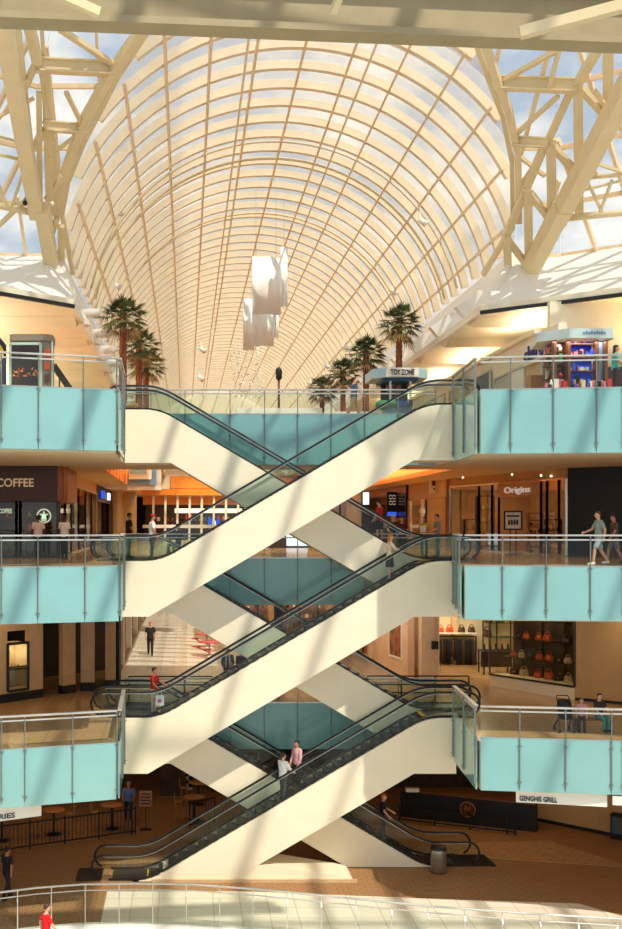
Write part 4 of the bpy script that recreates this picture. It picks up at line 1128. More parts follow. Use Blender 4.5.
gs = thing('glass_shelving', 'tall greenish glass shelving on the back wall of the handbag shop', 'shelf', (14.4, 53.6, L1))
xa, xb = at(486, 600, 53.3).x, at(514, 600, 53.3).x
for z in (1.3, 2.0, 2.7):
    m1 = MB(); m1.box(xa, xb, 53.0, 53.9, L1 + z, L1 + z + .03); build(m1, 'glass_shelf', M['shelfglass'], gs)
for x in (xa, (xa + xb) / 2, xb):
    m1 = MB(); m1.bar((x, 53.85, L1), (x, 53.85, LB2), .05, .05); build(m1, 'upright', M['black'], gs)
for px, z, k, st, lb_ in ((487, 1.33, 'brown', 0, 'tall brown handbag on the lowest glass shelf at the back of the shop'), (497, 2.73, 'slate', 0, 'slate handbag on the highest glass shelf at the back, entrance end'), (505, 2.73, 'slate', 1, 'slate handbag on the highest glass shelf at the back, window end'), (488, 2.03, 'brown', 0, 'brown handbag on the middle glass shelf at the back of the shop'), (500, 2.03, 'slate', 1, 'slate handbag on the middle glass shelf at the back of the shop')):
    put_bag(k, lb_, None, (at(px, 600, 53.4).x, 53.4), L1 + z + .002, 1.1, st, 'handbags on the glass shelving')
# -- little show window in the sand coloured wall
sw = thing('show_window', 'small lit show window framed in black in the sand coloured wall', 'show window', (*along(pxt(18)), L1 + 1))
a, b = along(pxt(8)), along(pxt(28.3)); zl_, zh_ = zpx(689, 42.6), zpx(642.5, 42.6)
m1 = MB(); fr(m1, b, a, zl_, zh_, .09, .16); fr(m1, b, a, zpx(668, 42.6), zpx(666, 42.6), .05, .12); build(m1, 'frame', M['black'], sw)
m1 = MB(); m1.wall(b, a, zl_, zh_, .02); build(m1, 'window_pane', M['shopglass'], sw)
c_, d_ = inset(b, a, -.8) if inset(b, a, -.8)[0][1] > b[1] else inset(b, a, .8)
m1 = MB(); m1.wall(c_, d_, zl_, zh_, .05); m1.wall(b, c_, zl_, zh_, .04); m1.wall(a, d_, zl_, zh_, .04); build(m1, 'niche', M['ceil'], sw)
m1 = MB(); m1.wall(Vector(b).lerp(Vector(c_), .5), Vector(a).lerp(Vector(d_), .5), zpx(667.5, 42.6) - .02, zpx(667.5, 42.6), .6); build(m1, 'ledge', M['wood2'], sw)
mid_ = (Vector(a) + Vector(b) + Vector(c_) + Vector(d_)) / 4
stock(sw, Vector(b).lerp(Vector(c_), .5).lerp(mid_, .2), Vector(a).lerp(Vector(d_), .5).lerp(mid_, .2), 0, [zpx(667, 42.6)], 5, 41, WARM, .1)
area('show_window_light', (mid_.x, mid_.y, zh_ - .05), .4, .4, 7, (1, .82, .5))
area('wing_light', (-6.5, 40.5, LB2 - .04), 3, 1.5, 26, (1, .74, .46))
area('wing_light', (-6.5, 39.5, LB3 - .04), 5, 2, 40, (1, .74, .46))
area('wing_light', (13.5, 39.5, LB3 - .04), 5, 2, 45, (1, .72, .42))
area('recess_light', (-2.6, 62, L3 - .6), .5, 30, 500, (1, .62, .25))
area('recess_light', (4, 84.5, L3 - .6), 9, .5, 260, (1, .62, .25))
area('recess_light', (10.4, 54, LB3 + .15), .4, 16, 420, (1, .7, .36), (PI, 0, 0))  # added uplight standing in for bounce at the dark end of the recess
area('recess_light', (10, 62, L3 - .6), .5, 30, 400, (1, .62, .25))
# rose red tables on the sunlit lower corridor
def red_table(label, x, y):
    t = thing('cafe_table', label, 'table', (x, y, L1), 'rose red tables in the lower corridor')
    m1 = MB(); m1.lathe([(.01, .72), (.6, .72), (.62, .74), (.6, .77), (.01, .77)], 28, (x, y, L1)); build(m1, 'table_top', M['redseat'], t)
    m1 = MB(); m1.lathe([(.3, 0), (.3, .03), (.05, .06), (.05, .72)], 16, (x, y, L1)); build(m1, 'pedestal', M['white'], t)
    for k in range(3):
        a = k * 2.1 + .4; m1 = MB(); m1.lathe([(.2, .42), (.21, .45), (.2, .48)], 16, (x + .8 * math.cos(a), y + .8 * math.sin(a), L1)); m1.bar((x, y, L1 + .2), (x + .8 * math.cos(a), y + .8 * math.sin(a), L1 + .42), .05, .05)
        build(m1, 'stool_seat', M['redseat' if k else 'white'], t)
red_table('rose red round table with attached seats behind the one by the rear escalator', 1.15, 60.5)
red_table('rose red round table with attached seats partly behind the rear escalator', 1.2, 56.5)
# ------------------------------------------------------------------ top level: shops, kiosks, palms, banners
mb = MB(); mb.box(13.0, 13.3, 38.4, 148, L3, 19.6); mb.box(12.85, 14.2, 40.6, 148, 19.6, 19.75)
struct(mb, 'wall_right', M['ceil'], 'top level shop wall receding beside the toy kiosk', 'wall')
mb = MB(); mb.box(13.3, 22, 40.2, 40.5, 18.3, ZC3); struct(mb, 'wall_right', M['ceil'], 'cream wall above the brown hoarding behind the gift kiosk', 'wall')
mb = MB(); mb.box(13.3, 22, 40.1, 40.5, L3, 18.3); struct(mb, 'wall_right', mat('brown_hoarding', (92, 48, 36), .5, var=.3, scale=4, stretch=(8, 1, 1)), 'brown hoarding behind the gift kiosk', 'wall')
mb = MB(); mb.box(-11.3, -11, 40, 148, L3, 19.4); mb.box(-12.2, -10.9, 40, 148, 19.4, 19.55)
struct(mb, 'wall_left', M['ceil'], 'top level shop wall behind the poster kiosk', 'wall')
for y in (44, 52, 60, 70, 82, 96, 112, 130):
    area('cove_light', (13.6, y, 19.8), .5, 5, 90, (1, .92, .74), (PI, 0, 0))
    area('cove_light', (-10.6, y, 18.3), .5, 5, 380, (1, .95, .82), (PI, 0, 0))
area('cove_light', (-10.6, 39, 18.3), .5, 4, 380, (1, .95, .82), (PI, 0, 0))
area('cove_light', (18.5, 39.4, 18.8), 5, .5, 130, (1, .82, .5), (PI, 0, 0))
for i, (y0, y1) in enumerate(((39.8, 46), (46.6, 54), (55, 64), (65, 78), (80, 96))):
    sf = thing('shopfront', ('accessory shop window with violet letters on a white board', 'glass shopfront on the top level after the accessory shop', 'third glass shopfront along the top level wall', 'fourth glass shopfront along the top level wall', 'fifth glass shopfront far along the top level wall')[i], 'shop', (12.95, y0, L3))
    for k in range(3):
        ya = y0 + (y1 - y0) * k / 3; yb = y0 + (y1 - y0) * (k + 1) / 3
        m1 = MB(); m1.box(12.9, 12.98, ya + .1, yb - .1, L3 + .1, 19.0 - (.45 if i == 0 else 0)); build(m1, 'window_pane', M[('tan2', 'baggreen', 'white', 'wood2', 'steel')[(k * 2 + i) % 5]], sf)
        m1 = MB(); fr(m1, (12.9, ya + .05), (12.9, yb - .05), L3 + .05, 19.05 - (.45 if i == 0 else 0), .08); build(m1, 'window_frame', M['steel2'], sf)
    if i == 0:
        m1 = MB(); m1.box(12.75, 12.98, 38.5, 41.6, 18.5, 19.25); sbo = build(m1, 'sign_board', M['white'], sf)
        build(place(text_mesh("claire's", 2.8, .58, .02, .02), (12.72, 40.0, 18.9), -PI / 2), 'lettering', M['letter_p'], sbo)

def palm(label, loc, ztop, seed):
    """fan palm: trunk with old leaf bases, crown of fan leaves and a skirt of drooping ones, square planter"""
    rd = random.Random(seed)
    t = thing('fan_palm', label, 'palm', loc, 'fan palms on the top level')
    OFF[t.name] = Vector((0, 0, 0))
    H = ztop - loc[2] - .75
    m1 = MB(); m1.box(-.55, .55, -.55, .55, 0, .6); m1.box(-.6, .6, -.6, .6, .55, .66); build(m1, 'planter', M['tan2'], t)
    m1 = MB(); prof = []; n = 40
    for i in range(n + 1):
        z = .62 + (H - .5) * i / n; prof.append((.155 - .03 * i / n + (.025 if i % 2 else 0), z))
    m1.lathe(prof, 10); build(m1, 'trunk', M['palmtrunk'], t)
    m1 = MB()
    nf = 54
    for f in range(nf):
        u = f / nf
        az = f * 2.39996 + rd.uniform(-.2, .2); el = 1.25 - 2.05 * u + rd.uniform(-.12, .12)
        dirv = Vector((math.cos(az) * math.cos(el), math.sin(az) * math.cos(el), math.sin(el)))
        side = dirv.cross(Vector((0, 0, 1))).normalized(); upv = side.cross(dirv).normalized()
        L = rd.uniform(.52, .7); o = Vector((0, 0, H)); e = o + dirv * L - Vector((0, 0, .10 * L))
        mi = 1 if u > .82 else (0 if rd.random() < .6 else 2)
        m1.tube([o, o + dirv * L * .5 + Vector((0, 0, .03)), e], [.022, .016, .01], 4, mi, True)
        nb = 11
        for b in range(nb):
            a = (b / (nb - 1) - .5) * 2.5
            bd = (dirv * math.cos(a) + side * math.sin(a)).normalized()
            bl = (.58 - .13 * abs(a)) * rd.uniform(.85, 1.1)
            dr = Vector((0, 0, -1)) * (.16 + .1 * abs(a)) * bl * 2 * (1.25 if mi == 1 else .8)
            wv = (upv * .35 + side * math.cos(a) - dirv * math.sin(a)).normalized() * .032
            p1 = e + bd * bl * .5 + dr * .25; p2 = e + bd * bl + dr
            m1.add([e - wv * .3, e + wv * .3, p1 + wv, p1 - wv, p2], [(0, 1, 2, 3), (3, 2, 4)], mi)
    build(m1, 'foliage', [M['leaf'], M['leafdry'], M['leaf2']], t)
    return t
M['palmtrunk'] = mat('red_brown_palm_fibre', (134, 76, 40), .85, var=.35, scale=14)
M['leaf'] = mat('dark_green_palm_leaf', (62, 80, 38), .5, var=.3, scale=6)
M['leaf2'] = mat('olive_palm_leaf', (104, 106, 56), .5, var=.3, scale=6)
M['leafdry'] = mat('straw_palm_leaf', (150, 122, 74), .7, var=.25, scale=6)
for i, (px, py, d, lb) in enumerate(((123, 299, 44.6, 'tallest fan palm of the cluster of three by the rear escalator'), (139, 330, 50.5, 'middle fan palm of the cluster of three, half behind the tallest'), (146, 350, 57, 'smallest fan palm at the back of the cluster of three'),
        (399, 306, 50.2, 'largest fan palm, standing behind the toy kiosk'), (366, 338, 53.5, 'second fan palm in the row, behind the man walking on the bridge'), (343, 360, 61, 'third fan palm in the row receding from the toy kiosk'), (322, 377, 68, 'smallest fan palm at the far end of the row of four'))):
    p = at(px, py, d); palm(lb, (p.x, d, L3), p.z, 100 + i)

# hanging fabric banners and a string of paper birds
M['cloth'] = mat('white_voile', (250, 246, 236), .8, var=.02)
bn = thing('hanging_banner', 'cluster of hanging white fabric banners under the vault', 'banner', at(265, 245, 58))
def sail(x0, x1, y0, y1, d0, d1):
    a = at(x0, y1, d0); b = at(x1, y1, d1); ht = at(x0, y0, d0).z - a.z; n = 10; vs = []; fs = []
    for i in range(n + 1):
        f = i / n; x = a.x + (b.x - a.x) * f; yy = a.y + (b.y - a.y) * f + .12 * math.sin(f * 9)
        for z in (0, ht):
            for k in (-.015, .015): vs.append((x, yy + k, a.z + z + .15 * f))
    for i in range(n):
        q = i * 4; fs += [(q, q + 4, q + 6, q + 2), (q + 1, q + 3, q + 7, q + 5), (q, q + 1, q + 5, q + 4), (q + 2, q + 6, q + 7, q + 3)]
    m1 = MB(); m1.add(vs, fs, 0, True); build(m1, 'fabric_panel', M['cloth'], bn)
sail(252, 281, 256, 314, 58, 59); sail(280.5, 287.5, 246, 306, 57.4, 58.4); sail(243, 254, 298, 350, 60, 61); sail(252, 274, 306, 346, 59.5, 60.5); sail(273, 278.5, 309, 338, 59, 60)
for px in (256, 276, 284):
    a = at(px, 262, 58.4); m1 = MB(); m1.tube([a, (a.x, a.y, a.z + 6 if px != 284 else a.z + 5.6)], .012, 5); build(m1, 'cable', M['steel'], bn)
st_ = thing('paper_mobile', 'hanging strings of small white paper pieces below the fabric banners', 'mobile', at(247, 340, 62))
rd = random.Random(9)
for k in range(7):
    px = 231 + k * 4.6; a = at(px - 1, 336 + 4 * abs(k - 3), 62 + k * .4); b = at(px + 6, 398, 62 + k * .4)
    m1 = MB(); m1.tube([a, b], .01, 4); build(m1, 'string', M['cloth'], st_)
    for j in range(9):
        c = a.lerp(b, j / 8) + Vector((rd.uniform(-.12, .12), rd.uniform(-.2, .2), rd.uniform(-.1, .1))); s_ = rd.uniform(.07, .13); an = rd.uniform(0, 6)
        m1 = MB(); u = Vector((math.cos(an), .3, math.sin(an))) * s_; v_ = Vector((-math.sin(an), .4, math.cos(an))) * s_ * .7
        m1.add([c - u, c + v_ * .4 + Vector((0, .02, 0)), c + u, c - v_], [(0, 1, 3), (1, 2, 3), (0, 3, 2), (0, 2, 1)])
        build(m1, 'paper_piece', M['cloth'], st_)
lp = thing('lamp_post', 'slim brown post with dark lantern head on the top bridge', 'lamp post', (at(278, 400, 46).x, 45.6, L3))
x, y = at(278, 400, 46).x, 45.6
m1 = MB(); m1.tube([(x, y, L3), (x, y, zpx(380, y))], .05, 8); build(m1, 'pole', M['wood3'], lp)
m1 = MB(); m1.lathe([(.05, 0), (.13, .08), (.14, .42), (.1, .5), (.02, .56)], 12, (x, y, zpx(380.5, y))); build(m1, 'lantern_head', M['dark'], lp)
m1 = MB(); m1.lathe([(.18, 0), (.18, .05), (.06, .1)], 12, (x, y, L3)); build(m1, 'foot', M['dark'], lp)
m1 = MB(); m1.box(at(236, 400, 45).x, at(321, 400, 45).x, 44.6, 45.0, L3, L3 + .52); tag(build(m1, 'planter_wall', M['white']), 'long low white planter box behind the top bridge rail', 'planter')
m1 = MB(); m1.box(at(324, 400, 45.5).x, at(371, 400, 45.5).x, 45.3, 45.6, L3 + .28, L3 + .44)
for px in (326, 347, 368): m1.box(at(px, 400, 45.5).x - .06, at(px, 400, 45.5).x + .06, 45.35, 45.55, L3, L3 + .3)
tag(build(m1, 'low_bench', M['white']), 'low white bench behind the walking man on the top bridge', 'bench')

# toy kiosk
def canopy(x0, x1, y0, y1, z0, z1, ch):
    return [(x0, y0 + ch), (x0 + ch, y0), (x1 - ch, y0), (x1, y0 + ch), (x1, y1), (x0, y1)], z0, z1
tk = thing('toy_kiosk', 'toy kiosk with pale blue and white chamfered canopy', 'kiosk', (at(399, 400, 48).x, 47, L3))
s_ = 48 / FP
x0, x1 = at(371, 0, 47).x, at(426, 0, 47).x
z0, z1 = zpx(378, 46.5), zpx(368.5, 46.5)
pl, a, b = canopy(x0, x1, 46.2, 48.6, z0, z1, .5)
m1 = MB(); m1.prism(pl, z0, z1, 'z'); build(m1, 'canopy', M['bluegrey_l'] if 'bluegrey_l' in M else mat('pale_blue_canopy', (176, 214, 226), .4), tk)
m1 = MB(); m1.box(x0 + .5, x1 - .5, 46.14, 46.2, z0 + .02, z1 - .02); sbo = build(m1, 'sign_board', M['white'], tk)
build(place(text_mesh('TOY ZONE', 1.0, .24, .01, .02), ((x0 + x1) / 2, 46.12, (z0 + z1) / 2)), 'lettering', M['letter_k'], sbo)
m1 = MB(); m1.box(x0 + .45, x1 - .45, 46.5, 48.4, z0 - .12, z0); build(m1, 'canopy_soffit', mat('deep_blue_soffit', (40, 90, 140), .5), tk)
for x in (x0 + .75, x1 - .75):
    for y in (46.6, 48.2):
        m1 = MB(); m1.bar((x, y, L3), (x, y, z0), .08, .08); build(m1, 'post', M['steel2'], tk)
m1 = MB(); m1.box(x0 + .6, x1 - .6, 47.9, 48.1, L3 + .9, z0 - .15); build(m1, 'back_panel', M['black'], tk)
m1 = MB(); m1.box(x0 + .8, x1 - .9, 47.8, 47.92, L3 + 1.55, L3 + 1.95); build(m1, 'picture_strip', mat('toy_picture_print', (170, 120, 100), .5, var=.7, scale=7), tk)
m1 = MB(); m1.box(x0 + .5, x1 - .7, 46.5, 47.2, L3, L3 + .75); build(m1, 'counter', M['bluegrey'], tk)
m1 = MB(); m1.box(x0 + .9, x1 - .9, 46.42, 46.5, L3 + .78, L3 + 1.02); build(m1, 'blue_sign', mat('blue_sign_panel', (60, 80, 180), .4, var=.5, scale=9), tk)
stock(tk, (x0 + .6, 46.6), (x1 - .7, 46.6), L3, [L3 + .2, L3 + .5, L3 + .78], 14, 51, GOODS, .16, 'toys')
m1 = MB(); m1.ell((x0 + .45, 46.6, L3 + .85), .35, .3, .22, 10); m1.ell((x0 + .8, 46.5, L3 + .9), .25, .25, .18, 10); build(m1, 'green_toys', GOODS[4], tk)

# gift kiosk
D_ = 36.6; x0, x1 = at(531, 0, D_).x, at(610, 0, D_).x
gk = thing('gift_kiosk', 'brightly stocked kiosk with pale canopy and blue lit shelves', 'kiosk', ((x0 + x1) / 2, D_, L3))
z0, z1 = zpx(340.5, D_), zpx(331, D_)
m1 = MB(); m1.prism([(x0 + .62, D_ + 1.9), (x0 + .3, D_ + .3), (x0 + 1.1, D_ - .5), (x1 - .1, D_ - .5), (x1, D_ - .35), (x1, D_ + 1.9)], z0, z1, 'z'); build(m1, 'canopy', mat('pale_aqua_canopy', (206, 222, 214), .35), gk)
m1 = MB()
for k in range(9): m1.box(x0 + 1.55 + k * .085, x0 + 1.61 + k * .085, D_ - .52, D_ - .5, z0 + .12, z0 + .2 + .03 * (k % 2))
build(m1, 'canopy_marks', M['bluegrey'], gk)
xs = [at(p, 0, D_).x for p in (558, 569, 597, 606)]
for x in (xs[0] - .1, xs[1], xs[2], xs[3]):
    m1 = MB(); m1.bar((x, D_ + .1, L3), (x, D_ + .1, z0), .09, .3); build(m1, 'post', M['wood3'], gk)
m1 = MB(); m1.box(xs[1], xs[2], D_ + .5, D_ + .56, L3 + .3, z0); build(m1, 'back_panel', mat('deep_blue_panel', (30, 40, 150), .4, emit=.5), gk)
m1 = MB()
for k in range(4): m1.box(xs[1] + .05, xs[2] - .05, D_ + .44, D_ + .5, L3 + .62 + k * .45, L3 + .7 + k * .45)
build(m1, 'shelf_lamp', M['blue_lit'], gk)
BL = [GOODS[3], GOODS[1], GOODS[5], GOODS[3], GOODS[6]]
stock(gk, (xs[1] + .05, D_ + .25), (xs[2] - .05, D_ + .25), L3, [L3 + .5 + k * .45 for k in range(4)], 12, 61, BL, .15, 'gifts')
xl_ = at(546, 0, D_).x
m1 = MB(); m1.wall((xl_ + .4, D_ + 1.2), (xs[1], D_ + .3), L3 + .3, z0, .05); build(m1, 'side_panel', M['wood3'], gk)
stock(gk, (xl_ + .35, D_ + 1.0), (xs[0] + .15, D_ + .15), L3, [L3 + .35, L3 + .75, L3 + 1.2, L3 + 1.6], 10, 62, GOODS, .17, 'gifts')
m1 = MB(); m1.box(xl_ - .1, xs[1] - .1, D_ - .25, D_ + .1, L3, L3 + .3); m1.box(xs[1], x1 + .05, D_ - .25, D_ + .1, L3, L3 + .28); build(m1, 'counter', M['wood2'], gk)
stock(gk, (xl_ - .05, D_ - .1), (x1 + .05, D_ - .1), L3, [L3 + .32], 30, 63, [GOODS[i] for i in (0, 1, 5, 6, 3)], .17, 'soft_toys')
m1 = MB(); m1.box(xs[2] + .08, xs[3] - .06, D_ + .15, D_ + .2, L3 + .5, z0); build(m1, 'mirror', M['bluegrey'], gk)
m1 = MB(); m1.box(12.0, 12.5, 38.3, 38.8, L3, L3 + 1.0); tag(build(m1, 'wooden_cabinet', M['wood2']), 'plain orange wood cabinet beside the gift kiosk on the top level', 'cabinet')

area('kiosk_light', ((x0 + x1) / 2 + .3, D_ - .1, z0 - .04), 1.8, .5, 30, (1, .95, .9))
# poster kiosk
D_ = 37.4; x0, x1 = at(8.5, 0, D_).x, at(52.5, 0, D_).x
pk = thing('poster_kiosk', 'rounded grey advertising kiosk with a dark fiery film poster', 'kiosk', ((x0 + x1) / 2, D_, L3))
def rr_(x0, x1, y0, y1, r):
    p = []
    for cx_, cy_, a0 in ((x1 - r, y0 + r, -90), (x1 - r, y1 - r, 0), (x0 + r, y1 - r, 90), (x0 + r, y0 + r, 180)):
        for k in range(5): a = math.radians(a0 + k * 22.5); p.append((cx_ + r * math.cos(a), cy_ + r * math.sin(a)))
    return p
M['kioskgrey'] = mat('warm_grey_metal', (140, 128, 108), .4, .3)
z1 = zpx(334.5, D_); zf_ = zpx(341, D_)
m1 = MB(); m1.prism(rr_(x0, x1, D_ - .1, D_ + 1.1, .3), zf_, z1, 'z'); build(m1, 'cap', M['kioskgrey'], pk)
m1 = MB(); m1.prism(rr_(x0 + .04, x1 - .04, D_, D_ + 1.06, .26), L3, zf_, 'z'); build(m1, 'body', M['kioskgrey'], pk)
xa, xb = at(10.5, 0, D_).x, at(41, 0, D_).x
m1 = MB(); m1.box(xa, xb, D_ - .06, D_ - .02, L3 + .1, zpx(345, D_)); pso = build(m1, 'poster', mat('dark_poster_print', (48, 34, 26), .3, var=.6, scale=1.6), pk)
m1 = MB()
rd = random.Random(4)
for k in range(26):
    f = rd.random(); x = xa + .08 + (xb - xa - .16) * f; z = zpx(373.5, D_) + rd.uniform(-.16, .2) * (1 - .4 * f)
    m1.add([(x - rd.uniform(.02, .08), D_ - .065, z), (x + rd.uniform(.02, .08), D_ - .065, z - .02), (x + rd.uniform(-.06, .06), D_ - .065, z + rd.uniform(.03, .1))], [(0, 1, 2)], k % 2)
build(m1, 'poster_flames', [mat('flame_orange', (206, 84, 40), .5, emit=.1), mat('flame_yellow', (236, 160, 80), .5, emit=.1)], pso)
m1 = MB(); fr(m1, (xa, D_ - .05), (xb, D_ - .05), L3 + .08, zpx(344, D_), .09, .08); build(m1, 'frame', mat('pale_green_frame', (176, 200, 180), .4), pk)
for zz, c in ((1.62, 'orange'), (1.2, 'orange'), (.78, 'bagbrown')):
    m1 = MB(); m1.box(xb + .12, xb + .3, D_ - .05, D_ + .02, L3 + zz - .13, L3 + zz + .13); build(m1, 'side_notice', M[c], pk)
m1 = MB(); m1.bar((x1 - .02, D_ + .1, L3), (x1 - .02, D_ + .1, zf_), .05, .05); build(m1, 'edge_trim', mat('pale_green_trim', (186, 206, 190), .4), pk)
bs = thing('blue_sign_board', 'dark blue sign board with yellow disc beside the poster kiosk', 'sign', (-7.2, 39.3, L3))
m1 = MB(); m1.prism([(-9.2, L3 + .6), (-6.42, L3 + .6), (-6.42, zpx(345, 39.3)), (-6.75, zpx(334, 39.3)), (-9.2, zpx(334, 39.3))], 39.2, 39.35); build(m1, 'board', mat('navy_board', (24, 34, 66), .4), bs)
m1 = MB(); cz_ = zpx(353, 39.1); m1.prism([(-6.72 + .22 * math.cos(a), cz_ + .35 * math.sin(a)) for a in [2 * PI * i / 20 for i in range(20)]], 39.15, 39.2); build(m1, 'disc', M['yellow'], bs)
for x in (-8.9, -6.7):
    m1 = MB(); m1.bar((x, 39.3, L3), (x, 39.3, L3 + .6), .1, .1); build(m1, 'post', M['dark'], bs)
rl = thing('stair_rail', 'dark slanting stair handrail behind the poster kiosk', 'handrail', (-4.9, 44, L3))
a = at(54, 366, 44); b = at(72, 392, 45)
m1 = MB(); m1.bar(a, b, .08, .28); build(m1, 'handrail', M['dark'], rl)
m1 = MB(); m1.bar(b, (b.x, b.y, L3), .07, .07); m1.bar(a.lerp(b, .3), (a.lerp(b, .3).x, a.lerp(b, .3).y, L3), .06, .06); build(m1, 'post', M['dark'], rl)

# ------------------------------------------------------------------ ground floor: food court
bn_ = lambda: None
def hang_board(label, x0, x1, y0, y1, z0, z1, txt, tx, tw, th_):
    t = thing('hanging_sign', label, 'sign', ((x0 + x1) / 2, y0, z0))
    m1 = MB(); m1.wall((x0, y0), (x1, y1), z0, z1, .1); hbo = build(m1, 'board', M['white'], t)
    if txt:
        f = (tx - x0) / (x1 - x0); yy = y0 + (y1 - y0) * f
        build(place(text_mesh(txt, tw, th_, .015, .015), (tx, yy - .07, z0 + th_ * .85), wallang((x0, y0), (x1, y1))), 'lettering', M['letter_k'], hbo)
    for f in (.1, .9):
        x = x0 + (x1 - x0) * f; y = y0 + (y1 - y0) * f
        m1 = MB(); m1.bar((x, y + .1, z1 - .02), (x, y + .1, LB1 + .05), .04, .04); build(m1, 'hanger', M['steel'], t)
    return t
ds = 34.6
X = lambda px, d=34.6: (px - CX) * d / FP
hang_board('white hanging board with dark grill name beneath the lower balcony', X(515.5), X(599), 34.55, 33.95, zpx(803, 34.4), LB1 + .02, 'GENGHIS GRILL', X(535.5), 1.12, .16)
hang_board('blank white hanging board beside the grill name board', X(610, 34), X(690, 34), 33.8, 33.0, zpx(803, 34), LB1 - .06, None, 0, 0, 0)
hang_board('white hanging board ending in the word for fries over the food court fence', X(-60, 33.6), X(39.5, 33.9), 32.6, 34.2, zpx(818, 33.9), LB1 + .02, 'FRIES', X(6.5, 33.9), 21 / 32.4, .16)
bx = at(438.5, 0, 39.72).x
bin_ = thing('litter_bin', 'round brushed metal litter bin at the foot of the rear escalator', 'litter bin', (bx, 39.72, 0))
m1 = MB(); m1.lathe([(.27, .02), (.28, .03), (.28, .8), (.28, .82)], 28, (bx, 39.72, 0)); build(m1, 'body', M['steel'], bin_)
m1 = MB(); m1.lathe([(.29, .82), (.29, .88), (.24, .94), (.12, .95)], 28, (bx, 39.72, 0)); build(m1, 'lid', M['dark'], bin_)
m1 = MB(); m1.lathe([(.285, 0), (.285, .04)], 28, (bx, 39.72, 0)); build(m1, 'base_ring', M['rubber'], bin_)
def mat_(label, poly):
    m1 = MB(); m1.prism(poly, .0, .022, 'z'); tag(build(m1, 'floor_mat', M['rubber']), label, 'mat')
mat_('dark floor mat at the foot of the rear escalator beside the bin', [(9.9, 40.35), (11.4, 40.35), (11.3, 41.75), (9.9, 41.75)])
mat_('dark floor mat before the front escalator at the curved rail side', [(-3.9, 38.7), (-3.0, 38.7), (-3.0, 40.1), (-3.9, 40.1)])
def fence(label, p, q, h=1.05, n=None):
    t = thing('picket_fence', label, 'fence', (*p, 0))
    L_ = math.dist(p, q); n = n or int(L_ / .16)
    for z in (.12, h - .03):
        m1 = MB(); m1.bar((*p, z), (*q, z), .06, .05); build(m1, 'rail', M['black'], t)
    for i in range(n + 1):
        x = p[0] + (q[0] - p[0]) * i / n; y = p[1] + (q[1] - p[1]) * i / n; big = i % 9 == 0 or i == n
        m1 = MB(); m1.bar((x, y, 0 if big else .12), (x, y, h + (.06 if big else -.03)), .06 if big else .024, .06 if big else .024); build(m1, 'post' if big else 'picket', M['black'], t)
    return t
fence('black picket fence along the food court tables', (-8.6, 41.2), (-2.05, 44.6))
fence('short black picket fence end by the inner cafe tables', (.15, 45.5), (1.2, 46.4), n=8)
def bar_table(label, x, y, h=1.02, r=.46):
    t = thing('bar_table', label, 'table', (x, y, 0), 'round wooden bar tables in the food court')
    m1 = MB(); m1.lathe([(.02, h - .05), (r - .03, h - .05), (r, h - .02), (r - .02, h), (.02, h)], 28, (x, y, 0)); build(m1, 'table_top', M['wood2'], t)
    m1 = MB(); m1.lathe([(.045, .03), (.045, h - .05)], 10, (x, y, 0)); build(m1, 'column', M['black'], t)
    m1 = MB(); m1.lathe([(.28, 0), (.28, .03), (.06, .05)], 20, (x, y, 0)); build(m1, 'foot', M['black'], t)
def stool(x, y, rz):
    t = thing('bar_stool', '', 'stool'); 
    m1 = MB(); m1.rings([(0, 0, .72, .19, .18), (0, 0, .75, .2, .19), (0, 0, .77, .18, .17)], 18); build(m1, 'seat', M['wood2'], t)
    for a in range(4):
        c, s2 = math.cos(PI / 4 + a * PI / 2), math.sin(PI / 4 + a * PI / 2)
        m1 = MB(); m1.bar((.15 * c, .14 * s2, .72), (.21 * c, .2 * s2, 0), .035, .035); build(m1, 'leg', M['wood2'], t)
    m1 = MB(); m1.tube([(.2 * math.cos(i * PI / 8), .19 * math.sin(i * PI / 8), .28) for i in range(16)], .014, 6, closed=True); build(m1, 'foot_ring', M['wood2'], t)
    m1 = MB(); m1.box(-.17, .17, .17, .2, .98, 1.12); m1.bar((-.15, .18, .74), (-.16, .19, 1.1), .03, .03); m1.bar((.15, .18, .74), (.16, .19, 1.1), .03, .03); build(m1, 'backrest', M['wood2'], t)
    return t
TB = [(-7.3, 43.6, 'round bar table at the far end of the food court fence'), (-5.35, 44.5, 'second round bar table along the food court fence'), (-3.05, 45.3, 'round bar table near the fence end below the white balcony truss'), (.35, 46.6, 'round bar table in the inner group under the rear escalator'), (.55, 49.2, 'round bar table behind the one under the rear escalator')]
for x, y, lb in TB: bar_table(lb, x, y)
sp = stool(0, 0, 0); sp['group'] = 'wooden bar stools in the food court'
ST = [(-7.9, 43.4, 1.5, 'wooden bar stool on the outer side of the farthest fence table'), (-6.7, 44.0, -1.4, 'wooden bar stool on the inner side of the farthest fence table'), (-5.95, 44.3, 1.5, 'wooden bar stool on the outer side of the second fence table'), (-4.75, 44.9, -1.4, 'wooden bar stool on the inner side of the second fence table'),
      (-3.7, 45.1, 1.5, 'wooden bar stool on the outer side of the table near the fence end'), (-2.42, 46.6, -.2, 'wooden bar stool under the seated man in blue'), (-.3, 46.8, 1.6, 'wooden bar stool at the front table of the inner group'), (-.1, 49.3, 1.6, 'wooden bar stool at the back table of the inner group')]
for i, (x, y, rz, lb) in enumerate(ST):
    if i == 0: sp.location = (x, y, 0); sp.rotation_euler = (0, 0, rz); sp['label'] = lb
    else: clone(sp, lb, (x, y, 0), rz)
ms = thing('menu_stand', 'small menu board on a thin stand at the end of the fence', 'sign', (-1.65, 45.2, 0))
m1 = MB(); m1.box(-1.92, -1.4, 45.18, 45.22, .95, 1.6); build(m1, 'board', mat('menu_print', (196, 130, 96), .5, var=.3, scale=8), ms)
m1 = MB()
